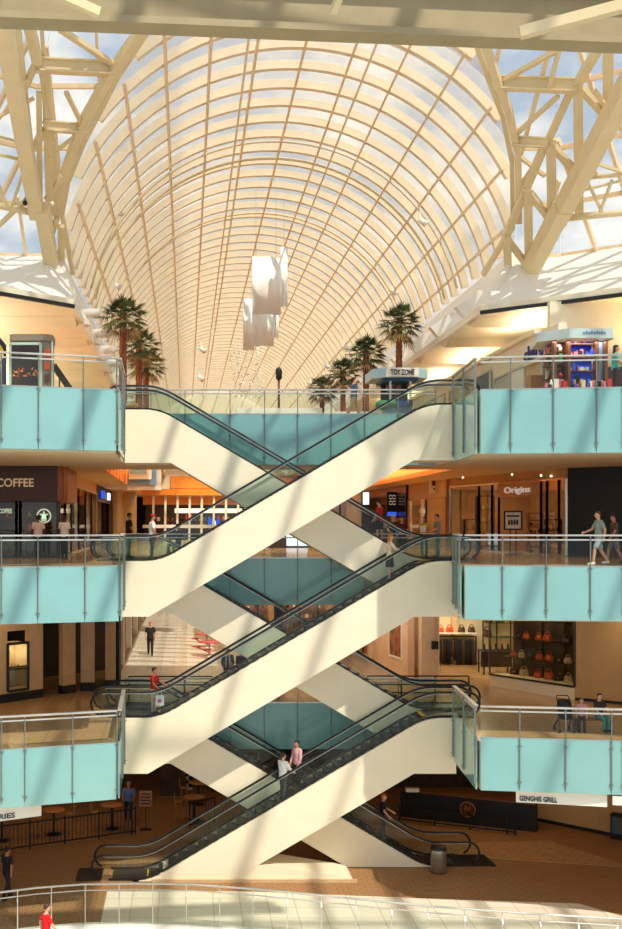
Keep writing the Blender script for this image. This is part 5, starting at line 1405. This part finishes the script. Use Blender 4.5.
for k in range(4): m1.box(-1.85, -1.47, 45.16, 45.18, 1.05 + k * .13, 1.1 + k * .13)
build(m1, 'printed_lines', M['letter_k'], ms)
m1 = MB(); m1.bar((-1.66, 45.2, 0), (-1.66, 45.2, .95), .03, .03); m1.box(-1.9, -1.42, 45.05, 45.35, 0, .02); build(m1, 'stand', M['black'], ms)
# dark partitions and a chequered panel
m1 = MB(); m1.box(-1.2, .0, 50.8, 51.0, 0, 2.3); tag(build(m1, 'dark_partition', M['shopdark']), 'dark brown partition behind the cafe tables', 'partition')
ck = thing('chequered_panel', 'black and white chequered panel at the back of the food court', 'panel', (-.2, 52, 0))
m1 = MB(); m1.box(-.75, .3, 52, 52.1, 0, 2.6); build(m1, 'panel', M['white'], ck)
m1 = MB()
for i in range(6):
    for j in range(14):
        if (i + j) % 2: m1.box(-.75 + i * .175, -.575 + i * .175, 51.98, 52, .1 + j * .175, .275 + j * .175)
build(m1, 'black_squares', M['black'], ck)
fr_ = thing('framed_board', 'wide dark board framed in wood at the back of the food court', 'board', (2.2, 51.5, 0))
m1 = MB(); m1.box(1.1, 3.4, 51.5, 51.6, .6, 1.9); build(m1, 'board', M['black'], fr_)
m1 = MB(); fr(m1, (1.1, 51.47), (3.4, 51.47), .6, 1.9, .08); build(m1, 'frame', M['wood3'], fr_)
m1 = MB(); m1.box(1.2, 1.3, 51.5, 51.6, 0, .6); m1.box(3.2, 3.3, 51.5, 51.6, 0, .6); build(m1, 'leg', M['black'], fr_)
# dark bar with round emblem
b0, b1 = (9.2, 47.2), (14.25, 44.8)
bar = thing('bar_counter', 'long dark bar counter with a round emblem on its front', 'bar counter', (*b0, 0))
m1 = MB(); m1.wall(b0, b1, 0, 1.1, .5, 0, -1); build(m1, 'front', M['black'], bar)
m1 = MB(); m1.wall(b0, b1, 1.1, 1.17, .75, 0, -1); build(m1, 'counter_top', M['wood3'], bar)
c = online(b0, b1, 468); rz = wallang(b0, b1)
M['emblem'] = mat('bronze_emblem', (150, 92, 54), .4)
m1 = MB(); m1.tube([(.3 * math.cos(i * PI / 14), -.02, .3 * math.sin(i * PI / 14)) for i in range(28)], .035, 6, closed=True)
m1.tube([(.2 * math.cos(i * PI / 10), -.02, .2 * math.sin(i * PI / 10)) for i in range(20)], .012, 5, closed=True)
for sx in (-1, 1): m1.tube([(sx * .07, -.02, .13), (sx * .12, -.02, 0), (sx * .06, -.02, -.12)], .03, 6)
m1.ell((0, -.02, 0), .04, .02, .1, 8)
build(place(m1, (c[0] - .05, c[1] - .14, .66), rz), 'round_emblem', M['emblem'], bar)
fence('black picket fence before the dark bar counter', (9.0, 46.4), (13.3, 44.4), .62)
bk = thing('back_bar', 'dark back bar shelf with bottles behind the bar counter', 'shelf', (11, 52.5, 0))
m1 = MB(); m1.box(8.6, 14.6, 52.4, 52.9, 0, 3.2); build(m1, 'cabinet', M['shopdark'], bk)
stock(bk, (8.8, 52.2), (14.4, 52.2), 0, [1.3, 1.8, 2.3], 34, 71, [GOODS[5], GOODS[2], GOODS[0], M['bagbrown']], .2, 'bottles')
m1 = MB(); p = at(432, 806, 50); m1.box(p.x - .25, p.x + .25, 50, 50.08, p.z - .16, p.z + .16)
scr = thing('screen', 'small blue glowing screen behind the dark bar', 'screen', (p.x, 50, p.z)); build(m1, 'panel', M['blue_lit'], scr)
m1 = MB(); m1.bar((p.x, 50.06, 0), (p.x, 50.06, p.z - .16), .06, .06); build(m1, 'stand', M['black'], scr)
m1 = MB(); p = at(413, 799, 46.8); m1.box(p.x - .3, p.x + .25, p.y - .1, p.y + .15, 1.17, 1.3); tag(build(m1, 'tray', M['white']), 'white tray at the escalator end of the dark bar', 'tray')
dr = thing('drinks_cooler', 'low dark glass fronted cooler against the tan ground floor wall', 'cooler', (17.2, 43.2, 0))
wp, wq = (14.75, 46.6), (22, 39.4); m1 = MB(); m1.wall(online(wp, wq, 614), online(wp, wq, 650), 0.0, 1.0, .3, 0, 1.3); build(m1, 'case', M['black'], dr)
m1 = MB(); m1.wall(online(wp, wq, 616), online(wp, wq, 648), .25, .9, .36, 0, 1.2); build(m1, 'glass_door', M['baggreen'], dr)
area('food_light', (-4.5, 45, LB1 - .04), 4, 3, 34, (1, .66, .36))
area('food_light', (11.5, 44, LB1 - .04), 4, 3, 46, (1, .66, .36))
area('food_light', (1.5, 48, LB1 - .04), 3, 3, 20, (1, .66, .36))
# ------------------------------------------------------------------ people
SKIN = {'light': mat('skin_light', (224, 170, 136), .6), 'mid': mat('skin_tan', (190, 128, 92), .6), 'dark': mat('skin_brown', (104, 66, 46), .6)}
_cl = {}
def cloth(rgb):
    if rgb not in _cl: _cl[rgb] = mat('cloth_%d_%d_%d' % rgb, rgb, .85, var=.12, scale=9)
    return _cl[rgb]
HAIR = {'black': mat('black_hair', (26, 20, 18), .55), 'brown': mat('brown_hair', (70, 44, 28), .55), 'red': mat('ginger_hair', (206, 104, 40), .5), 'grey': mat('grey_hair', (150, 140, 128), .6)}
EYE = mat('dark_eye', (30, 24, 22), .3); LIP = mat('lip', (170, 84, 74), .5)
def remesh(mb, name, m_, parent, vox):
    o = build(mb, name, m_, parent)
    md = o.modifiers.new('r', 'REMESH'); md.mode = 'VOXEL'; md.voxel_size = vox; md.use_smooth_shade = True
    sm = o.modifiers.new('s', 'SMOOTH'); sm.iterations = 4; sm.factor = .5
    realize(o)
    o.data.materials.clear(); o.data.materials.append(m_)
    return o
def person(label, loc, facing, H=1.72, top=(200, 60, 50), bottom=(40, 40, 50), hair='black', skin='light', legs=(0, 0, 0, 0), arms=(.1, .25, -.1, .25), sit=False, sleeve='short',
           low='trousers', long_hair=False, female=False, cap=None, shoes=(40, 36, 34), head_turn=0, lean=0, carry=None):
    """legs: left thigh, left shin, right thigh, right shin (forward angles); arms: left upper, left fore, right upper, right fore. Faces +Y before turning."""
    k = H / 1.75
    t = thing('person', label, 'person', (0, 0, 0))
    W = .92 if female else 1.0
    b = MB(); hip = .92; sh = 1.43
    hw = .09; sw = .185 * W
    def lv(y, z): return y + lean * (z - hip)
    P = lambda x, y, z: Vector((x, lv(y, z) if z > hip else y, z))
    tor = [(0, lv(0, z), z, rx * W, ry) for z, rx, ry in ((.84, .10, .09), (.90, .165, .115), (.98, .165, .115), (1.08, .142 if female else .155, .105), (1.2, .155 if female else .165, .115), (1.32, .185, .12), (1.40, .18, .105), (1.46, .11, .08), (1.49, .06, .06))]
    b.rings(tor, 18)
    b.tube([P(0, .005, 1.44), P(0, .02, 1.57)], [.058, .052], 12)
    hy = lv(.03, 1.64)
    ht = Matrix.Rotation(head_turn, 3, 'Z')
    def hp(x, y, z): v = ht @ Vector((x, y, 0)); return Vector((v.x, v.y + hy, z))
    b.rings([(0, hy + .02, 1.525, .03, .035), (0, hy + .018, 1.545, .05, .06), (0, hy + .01, 1.59, .066, .082), (0, hy, 1.64, .074, .094), (0, hy - .005, 1.69, .075, .096), (0, hy - .008, 1.73, .062, .08), (0, hy - .01, 1.752, .03, .04)], 18)
    b.tube([hp(0, .085, 1.655), hp(0, .118, 1.615)], [.011, .019], 8)          # nose
    for s in (-1, 1):
        b.ell(tuple(hp(s * .076, -.01, 1.63)), .012, .02, .03, 8)               # ears
    wr = {}
    joints = {}
    for s, (ua, fa) in ((-1, arms[:2]), (1, arms[2:])):
        S0 = P(s * sw, 0, sh - .01)
        out = .12
        E = S0 + Vector((s * out * .5, math.sin(ua) * .29, -math.cos(ua) * .29))
        Wp = E + Vector((-s * .03, math.sin(fa) * .25, -math.cos(fa) * .25))
        b.tube([P(s * sw * .6, 0, sh - .01), S0, S0.lerp(E, .4), E, E.lerp(Wp, .3), Wp], [.058, .058, .05, .042, .042, .03], 10)
        d = (Wp - E).normalized(); side = Vector((s, 0, 0)); side = (side - d * side.dot(d)).normalized(); nrm = d.cross(side)
        palm = Wp + d * .05
        b.tube([Wp - d * .01, Wp + d * .03, Wp + d * .085], [.03, .038, .036], 8)
        for i, (o_, ln) in enumerate(((-.03, .072), (-.01, .082), (.01, .076), (.03, .06))):   # four fingers, each bent at its knuckle
            r0 = Wp + d * .075 + nrm * o_; r1 = r0 + d * ln * .5 - side * .006; r2 = r1 + d * ln * .45 - side * .02
            b.tube([r0, r1, r2], [.011, .0105, .009], 6)
        r0 = Wp + d * .03 - nrm * .03; b.tube([r0, r0 + d * .035 - nrm * .025, r0 + d * .065 - nrm * .03], [.013, .012, .01], 6)   # thumb
        joints[s] = (S0, E, Wp)
    feet = []
    lj = {}
    for s, (th, shn) in ((-1, legs[:2]), (1, legs[2:])):
        Hp = Vector((s * hw, 0, hip - .02))
        K = Hp + Vector((s * .01, math.sin(th) * .43, -math.cos(th) * .43))
        A_ = K + Vector((0, math.sin(shn) * .42, -math.cos(shn) * .42))
        b.tube([Hp + Vector((0, 0, .05)), Hp, Hp.lerp(K, .5), K, K.lerp(A_, .3), A_], [.08, .088, .072, .054, .056, .036], 12)
        b.tube([A_ + Vector((0, -.04, -.02)), A_ + Vector((0, .05, -.035)), A_ + Vector((0, .16, -.045))], [.04, .038, .028], 8)
        lj[s] = (Hp, K, A_); feet.append(A_.z - .075)
    dz = 0 if sit is not False and sit is not True and False else -min(feet)
    def fin(mb): mb.v = [(x * k, y * k, (z + dz) * k) for x, y, z in mb.v]; return mb
    remesh(fin(b), 'body', SKIN[skin], t, .0095)
    # clothes
    c = MB()
    c.rings([(x, y, z, rx + .016, ry + .016) for x, y, z, rx, ry in tor[(1 if low != 'dress' else 1):-1]], 18)
    c.rings([(0, lv(0, z), z, rx * W, ry) for z, rx, ry in ((.86, .175, .13), (.92, .182, .134), (1.0, .178, .132))], 18)
    for s in (-1, 1):
        S0, E, Wp = joints[s]
        if sleeve != 'none':
            e = S0.lerp(E, .75) if sleeve == 'short' else E
            pts = [P(s * sw * .5, 0, sh - .01), S0, S0.lerp(E, .4), e]; rs = [.07, .074, .066, .06]
            if sleeve == 'long': pts += [E.lerp(Wp, .5), Wp]; rs += [.052, .042]
            c.tube(pts, rs, 10)
    remesh(fin(c), 'shirt', cloth(top), t, .014)
    c = MB()
    if low in ('skirt',):
        c.rings([(0, 0, z, rx, ry) for z, rx, ry in ((.5, .2, .17), (.7, .19, .15), (.9, .175, .13), (1.0, .165, .125))], 18)
    else:
        c.rings([(0, 0, z, rx * W, ry) for z, rx, ry in ((.82, .13, .11), (.9, .178, .13), (1.0, .17, .126))], 18)
        for s in (-1, 1):
            Hp, K, A_ = lj[s]
            if low == 'shorts': c.tube([Hp + Vector((0, 0, .04)), Hp, Hp.lerp(K, .5), Hp.lerp(K, .85)], [.085, .102, .092, .086], 12)
            else: c.tube([Hp + Vector((0, 0, .04)), Hp, Hp.lerp(K, .5), K, K.lerp(A_, .5), A_], [.085, .102, .086, .07, .066, .058], 12)
    remesh(fin(c), low if low != 'dress' else 'skirt', cloth(bottom), t, .014)
    for s in (-1, 1):
        A_ = lj[s][2]
        c = MB(); c.tube([A_ + Vector((0, -.055, -.03)), A_ + Vector((0, -.01, -.025)), A_ + Vector((0, .06, -.038)), A_ + Vector((0, .17, -.048)), A_ + Vector((0, .19, -.05))], [.03, .05, .045, .034, .02], 10)
        build(fin(c), 'shoe', cloth(shoes), t)
    c = MB()
    hz = [(1.60, .03, .03, -.06), (1.63, .074, .075, -.035), (1.67, .083, .088, -.024), (1.715, .083, .1, -.012), (1.75, .066, .084, -.012), (1.77, .03, .04, -.012)]
    if long_hair: hz = [(1.40, .05, .03, -.085), (1.45, .075, .045, -.08), (1.55, .085, .06, -.06)] + hz[1:]
    c.rings([(*(hp(0, yo, 0)[:2]), z, rx, ry) for z, rx, ry, yo in hz], 16)
    build(fin(c), 'hair', HAIR[hair], t)
    if cap:
        c = MB(); c.rings([(*(hp(0, -.008, 0)[:2]), z, rx, ry) for z, rx, ry in ((1.695, .088, .106), (1.74, .082, .098), (1.775, .05, .06), (1.785, .01, .012))], 16)
        q = hp(0, .1, 0); c.rings([(q.x, q.y, z, .065, .07) for z in (1.695, 1.71)], 12)
        build(fin(c), 'cap', cloth(cap), t)
    for s in (-1, 1):
        c = MB(); c.ell(tuple(hp(s * .03, .084, 1.652)), .012, .01, .008, 8); build(fin(c), 'eye', EYE, t)
    c = MB(); c.ell(tuple(hp(0, .088, 1.578)), .024, .01, .008, 8); build(fin(c), 'mouth', LIP, t)
    t.location = loc; t.rotation_euler = (0, 0, facing)
    OFF[t.name] = Vector(loc)
    return t
FWD, BACK, RIGHT, LEFT = 0, PI, -PI / 2, PI / 2       # away from us, towards us, and across
STAND = (.03, -.02, -.03, -.05)
WALK = (.42, .1, -.25, -.55); WALK2 = (-.22, -.5, .4, .12)
SEAT = (1.5, .05, 1.45, -.05)
def esc_z(x, zl, zu, mirror=False):
    x = 7.44 - x if mirror else x
    return zl + (x - (8.42 - (zu - zl) / SL)) * SL
YM, YN = 39.4, 41.01
person('man in black polo and trousers walking on the sunlit lower corridor', (-1.85, 57, L1), BACK, 1.74, (40, 38, 42), (36, 34, 38), 'red', legs=WALK, arms=(-.3, -.1, .3, .5))
p_ = person('woman in a red top with short black hair at the foot of the front escalator', (-1.15, YM, L1 + .02), RIGHT - .3, 1.62, (190, 34, 34), (196, 180, 156), 'black', 'mid', STAND, (.6, 1.2, .25, .9), female=True)
def bag(label, loc, rgb, w=.3, h=.34):
    t = thing('shopping_bag', label, 'bag', loc); x, y, z = loc
    m1 = MB(); m1.box(x - w / 2, x + w / 2, y - .06, y + .06, z, z + h); build(m1, 'bag_body', cloth(rgb), t)
    m1 = MB(); m1.box(x - w * .25, x + w * .2, y - .064, y - .06, z + h * .3, z + h * .65); build(m1, 'printed_patch', cloth((206, 90, 90)), t)
    m1 = MB(); m1.tube([(x + w * .25 * math.cos(PI * i / 8), y, z + h + .16 * math.sin(PI * i / 8)) for i in range(9)], .01, 5); build(m1, 'handle', cloth(rgb), t)
bag('white shopping bag hanging from the hand of the woman in red', (-.93, 39.05, L1 + .38), (226, 226, 236))
person('man in white shirt seen from behind riding the lowest front escalator', (3.45, 39.15, esc_z(3.42, G0, L1) - .08), FWD - .9, 1.66, (240, 238, 232), (70, 74, 78), 'brown', legs=(.1, -.02, -.05, -.08), arms=(.3, 1.3, .5, 1.0), sleeve='long')
person('man in pink shirt facing the white shirted man on the escalator', (4.02, 39.72, esc_z(4.02, G0, L1) - .1), LEFT + .6, 1.66, (226, 170, 172), (34, 34, 40), 'black', 'mid', STAND, (.15, .4, .1, .5), sleeve='long')
person('red haired woman in beige cardigan and black skirt riding up the middle escalator', (7.3, YM, esc_z(7.3, L1, L2) - .06), RIGHT, 1.62, (222, 200, 170), (34, 32, 34), 'red', legs=STAND, arms=(.5, 1.2, .7, 1.3), sleeve='long', low='skirt', long_hair=True, female=True)
pj = person('person in dark jacket with white scarf behind the middle front escalator', (1.72, 45.4, L1), BACK, 1.66, (40, 44, 46), (40, 40, 44), 'black', 'mid', STAND, (.3, 1.2, .2, 1.0), sleeve='long')
m1 = MB(); q = (1.72, 45.4, L1)
m1.tube([(q[0] + .085 * math.cos(a), q[1] - .02 + .085 * math.sin(a), q[2] + 1.42) for a in [2 * PI * i / 12 for i in range(12)]], .035, 8, closed=True)
for sx in (-1, 1): m1.tube([(q[0] + sx * .06, q[1] - .1, q[2] + 1.4), (q[0] + sx * .08, q[1] - .165, q[2] + 1.2), (q[0] + sx * .09, q[1] - .16, q[2] + .9)], [.035, .04, .035], 8)
sc_ = build(m1, 'scarf', cloth((226, 230, 226)))
sc_.data.transform(Matrix.Rotation(-PI, 4, 'Z') @ Matrix.Translation((-q[0], -q[1], -q[2]))); sc_.parent = pj
person('person in dark top beside the one in the dark jacket behind the escalator', (2.28, 45.6, L1), BACK + .4, 1.58, (54, 44, 44), (40, 40, 44), 'brown', 'mid', STAND, (.2, .9, .2, .7), sleeve='long')
person('man in red cap and white shirt at the foot of the top escalator', (-1.22, YM + .2, L2 + .02), RIGHT + .2, 1.6, (238, 234, 226), (40, 42, 56), 'black', 'mid', STAND, (.2, .6, .1, .5), cap=(206, 32, 34))
person('man in black shirt standing by the escalator below the beige pier', (-2.22, 42.75, L2), RIGHT + .4, 1.7, (28, 26, 28), (44, 46, 56), 'black', 'mid', STAND, (.1, .3, .1, .4))
person('man in dark blue sitting low behind the glass of the top front escalator', (-.3, 43.35, L2 + .02), LEFT, 1.6, (44, 46, 66), (40, 40, 52), 'black', 'mid', SEAT, (.4, 1.2, .4, 1.2), sit=True)
m1 = MB(); m1.box(-.55, .1, 43.1, 43.6, L2 + .36, L2 + .41); bn2 = thing('bench', 'small wooden bench under the man in dark blue', 'bench', (-.2, 43.35, L2)); build(m1, 'seat', M['wood3'], bn2)
for x in (-.5, .05):
    m1 = MB(); m1.box(x - .03, x + .03, 43.12, 43.58, L2, L2 + .36); build(m1, 'leg', M['dark'], bn2)
person('person in pale shirt waiting at the coffee shop beside the round emblem', (-5.55, 41.3, L2), FWD + .2, 1.6, (222, 190, 178), (30, 28, 32), 'black', 'dark', STAND, (.1, .3, .1, .3))
person('person in white printed shirt at the corner of the coffee shop', (-4.58, 41.4, L2), FWD - .4, 1.6, (232, 220, 210), (32, 30, 34), 'black', 'dark', STAND, (.1, .4, .1, .3))
person('woman in red top and black shorts riding the rear escalator past the lit sign', (7.2, YN - .1, esc_z(7.2, L2, L3, True) - .06), LEFT - .7, 1.56, (200, 34, 36), (24, 22, 26), 'black', 'light', (.12, -.02, -.06, -.1), (.1, .7, .2, .9), low='shorts', female=True)
person('person in black with pale cap standing behind the beige cardigan woman', (8.1, 43.2, L2), BACK + .3, 1.62, (30, 26, 28), (196, 180, 150), 'brown', 'light', STAND, (.2, 1.0, .2, 1.0), low='shorts', cap=(206, 190, 170))
person('person in dark red top just behind the black clad pair at the rear landing', (8.62, 43.9, L2), BACK - .2, 1.56, (92, 26, 30), (30, 28, 30), 'black', 'light', STAND, (.2, .8, .2, .8))
person('person in yellow shirt reading a white paper outside the narrow beige shop', (9.62, 44.4, L2), BACK - .4, 1.56, (206, 180, 50), (50, 48, 50), 'black', 'mid', STAND, (.5, 1.5, .5, 1.5))
m1 = MB(); m1.box(9.36, 9.6, 43.98, 44.0, L2 + .98, L2 + 1.24); tag(build(m1, 'paper_sheet', M['white']), 'white paper sheet held by the person in yellow', 'paper')
person('man in grey shirt talking to the person in yellow', (10.12, 44.3, L2), LEFT + .2, 1.66, (150, 150, 146), (50, 50, 58), 'brown', 'light', STAND, (.4, 1.2, .1, .3))
person('person in grey green shirt and shorts walking past the black hoarding', (13.25, 35.3, L2), LEFT, 1.72, (146, 158, 146), (170, 182, 190), 'brown', 'light', WALK, (-.4, .1, .5, 1.2), low='shorts', shoes=(230, 226, 220))
person('person in dark top following the walker in shorts, partly out of view', (13.98, 35.9, L2), LEFT, 1.62, (90, 70, 64), (120, 110, 100), 'black', 'mid', WALK2, (.3, .6, -.3, 0), low='shorts')
person('man in blue shirt and khaki trousers walking along the top bridge', (6.75, 44.2, L3), RIGHT, 1.72, (96, 120, 150), (186, 166, 130), 'brown', 'light', (.45, .12, -.35, -.5), (-.3, 0, .5, .9))
person('woman in teal shirt serving at the gift kiosk', (13.95, 35.75, L3), RIGHT - .2, 1.6, (64, 170, 156), (30, 30, 34), 'black', 'mid', STAND, (.4, 1.2, .3, 1.0), long_hair=True, female=True)
person('man in black with glasses cord walking at the edge of the food court', (-6.0, 36.9, 0), RIGHT + 1.0, 1.74, (24, 22, 24), (38, 38, 44), 'black', 'mid', WALK, (.2, .6, -.2, .1))
person('person in bright red shirt just outside the curved glass rail', (-4.02, 31.6, 0), RIGHT + .5, 1.66, (226, 20, 24), (40, 40, 48), 'brown', 'light', WALK2, (-.3, .1, .4, .7))
s_ = person('man in blue shirt seated at the bar table under the white truss', (-2.42, 46.5, .2), BACK, 1.82, (96, 130, 190), (40, 42, 56), 'grey', 'mid', (1.45, .1, 1.4, 0), (.5, 1.4, .5, 1.4), sit=True)
person('man in black shirt with ginger hair riding down the lowest rear escalator', (7.35, YN, esc_z(7.35, G0, L1, True) - .06), RIGHT - .2, 1.7, (26, 24, 26), (50, 46, 44), 'red', 'light', STAND, (.4, 1.1, .2, .7))
# group with a pushchair on the lower right-hand balcony
pc = thing('pushchair', 'black folding pushchair standing behind the lower glass rail', 'pushchair', (12.4, 36.1, L1)); x, y = 12.42, 36.1
m1 = MB(); m1.rings([(x, y, L1 + .42, .2, .16), (x, y, L1 + .6, .23, .2), (x, y + .02, L1 + .9, .24, .2), (x, y + .05, L1 + 1.06, .2, .15)], 14); build(m1, 'seat_shell', M['black'], pc)
for sx in (-1, 1):
    m1 = MB(); m1.bar((x + sx * .2, y + .15, L1 + 1.1), (x + sx * .24, y - .25, L1 + .1), .03, .03); m1.bar((x + sx * .2, y - .1, L1 + .5), (x + sx * .24, y + .3, L1 + .1), .03, .03); build(m1, 'frame', M['dark'], pc)
    for yy in (-.25, .3):
        m1 = MB(); m1.tube([(x + sx * .24 - .02, y + yy, L1 + .09), (x + sx * .24 + .02, y + yy, L1 + .09)], .09, 14); build(m1, 'wheel', M['rubber'], pc)
m1 = MB(); m1.tube([(x - .2, y + .15, L1 + 1.1), (x - .18, y + .25, L1 + 1.15), (x + .18, y + .25, L1 + 1.15), (x + .2, y + .15, L1 + 1.1)], .018, 6); build(m1, 'push_handle', M['rubber'], pc)
b2 = thing('bench', 'low dark bench behind the lower glass rail beside the pushchair', 'bench', (13.4, 36.3, L1))
m1 = MB(); m1.box(12.85, 14.0, 36.1, 36.55, L1 + .36, L1 + .41); build(m1, 'seat', M['wood3'], b2)
for x in (12.9, 13.95):
    m1 = MB(); m1.box(x - .03, x + .03, 36.14, 36.5, L1, L1 + .36); build(m1, 'leg', M['dark'], b2)
person('child in pink top sitting on the low bench beside the pushchair', (13.05, 36.3, L1 + .02), BACK - .3, 1.3, (222, 150, 160), (60, 56, 60), 'brown', 'light', (1.4, .2, 1.4, .1), (.3, .9, .3, .9), sit=True, female=True)
person('person in dark top with teal trousers sitting on the low bench', (13.65, 36.35, L1 + .02), BACK + .3, 1.5, (52, 44, 48), (72, 150, 140), 'brown', 'light', (1.45, .1, 1.45, 0), (.4, 1.1, .4, 1.1), sit=True)
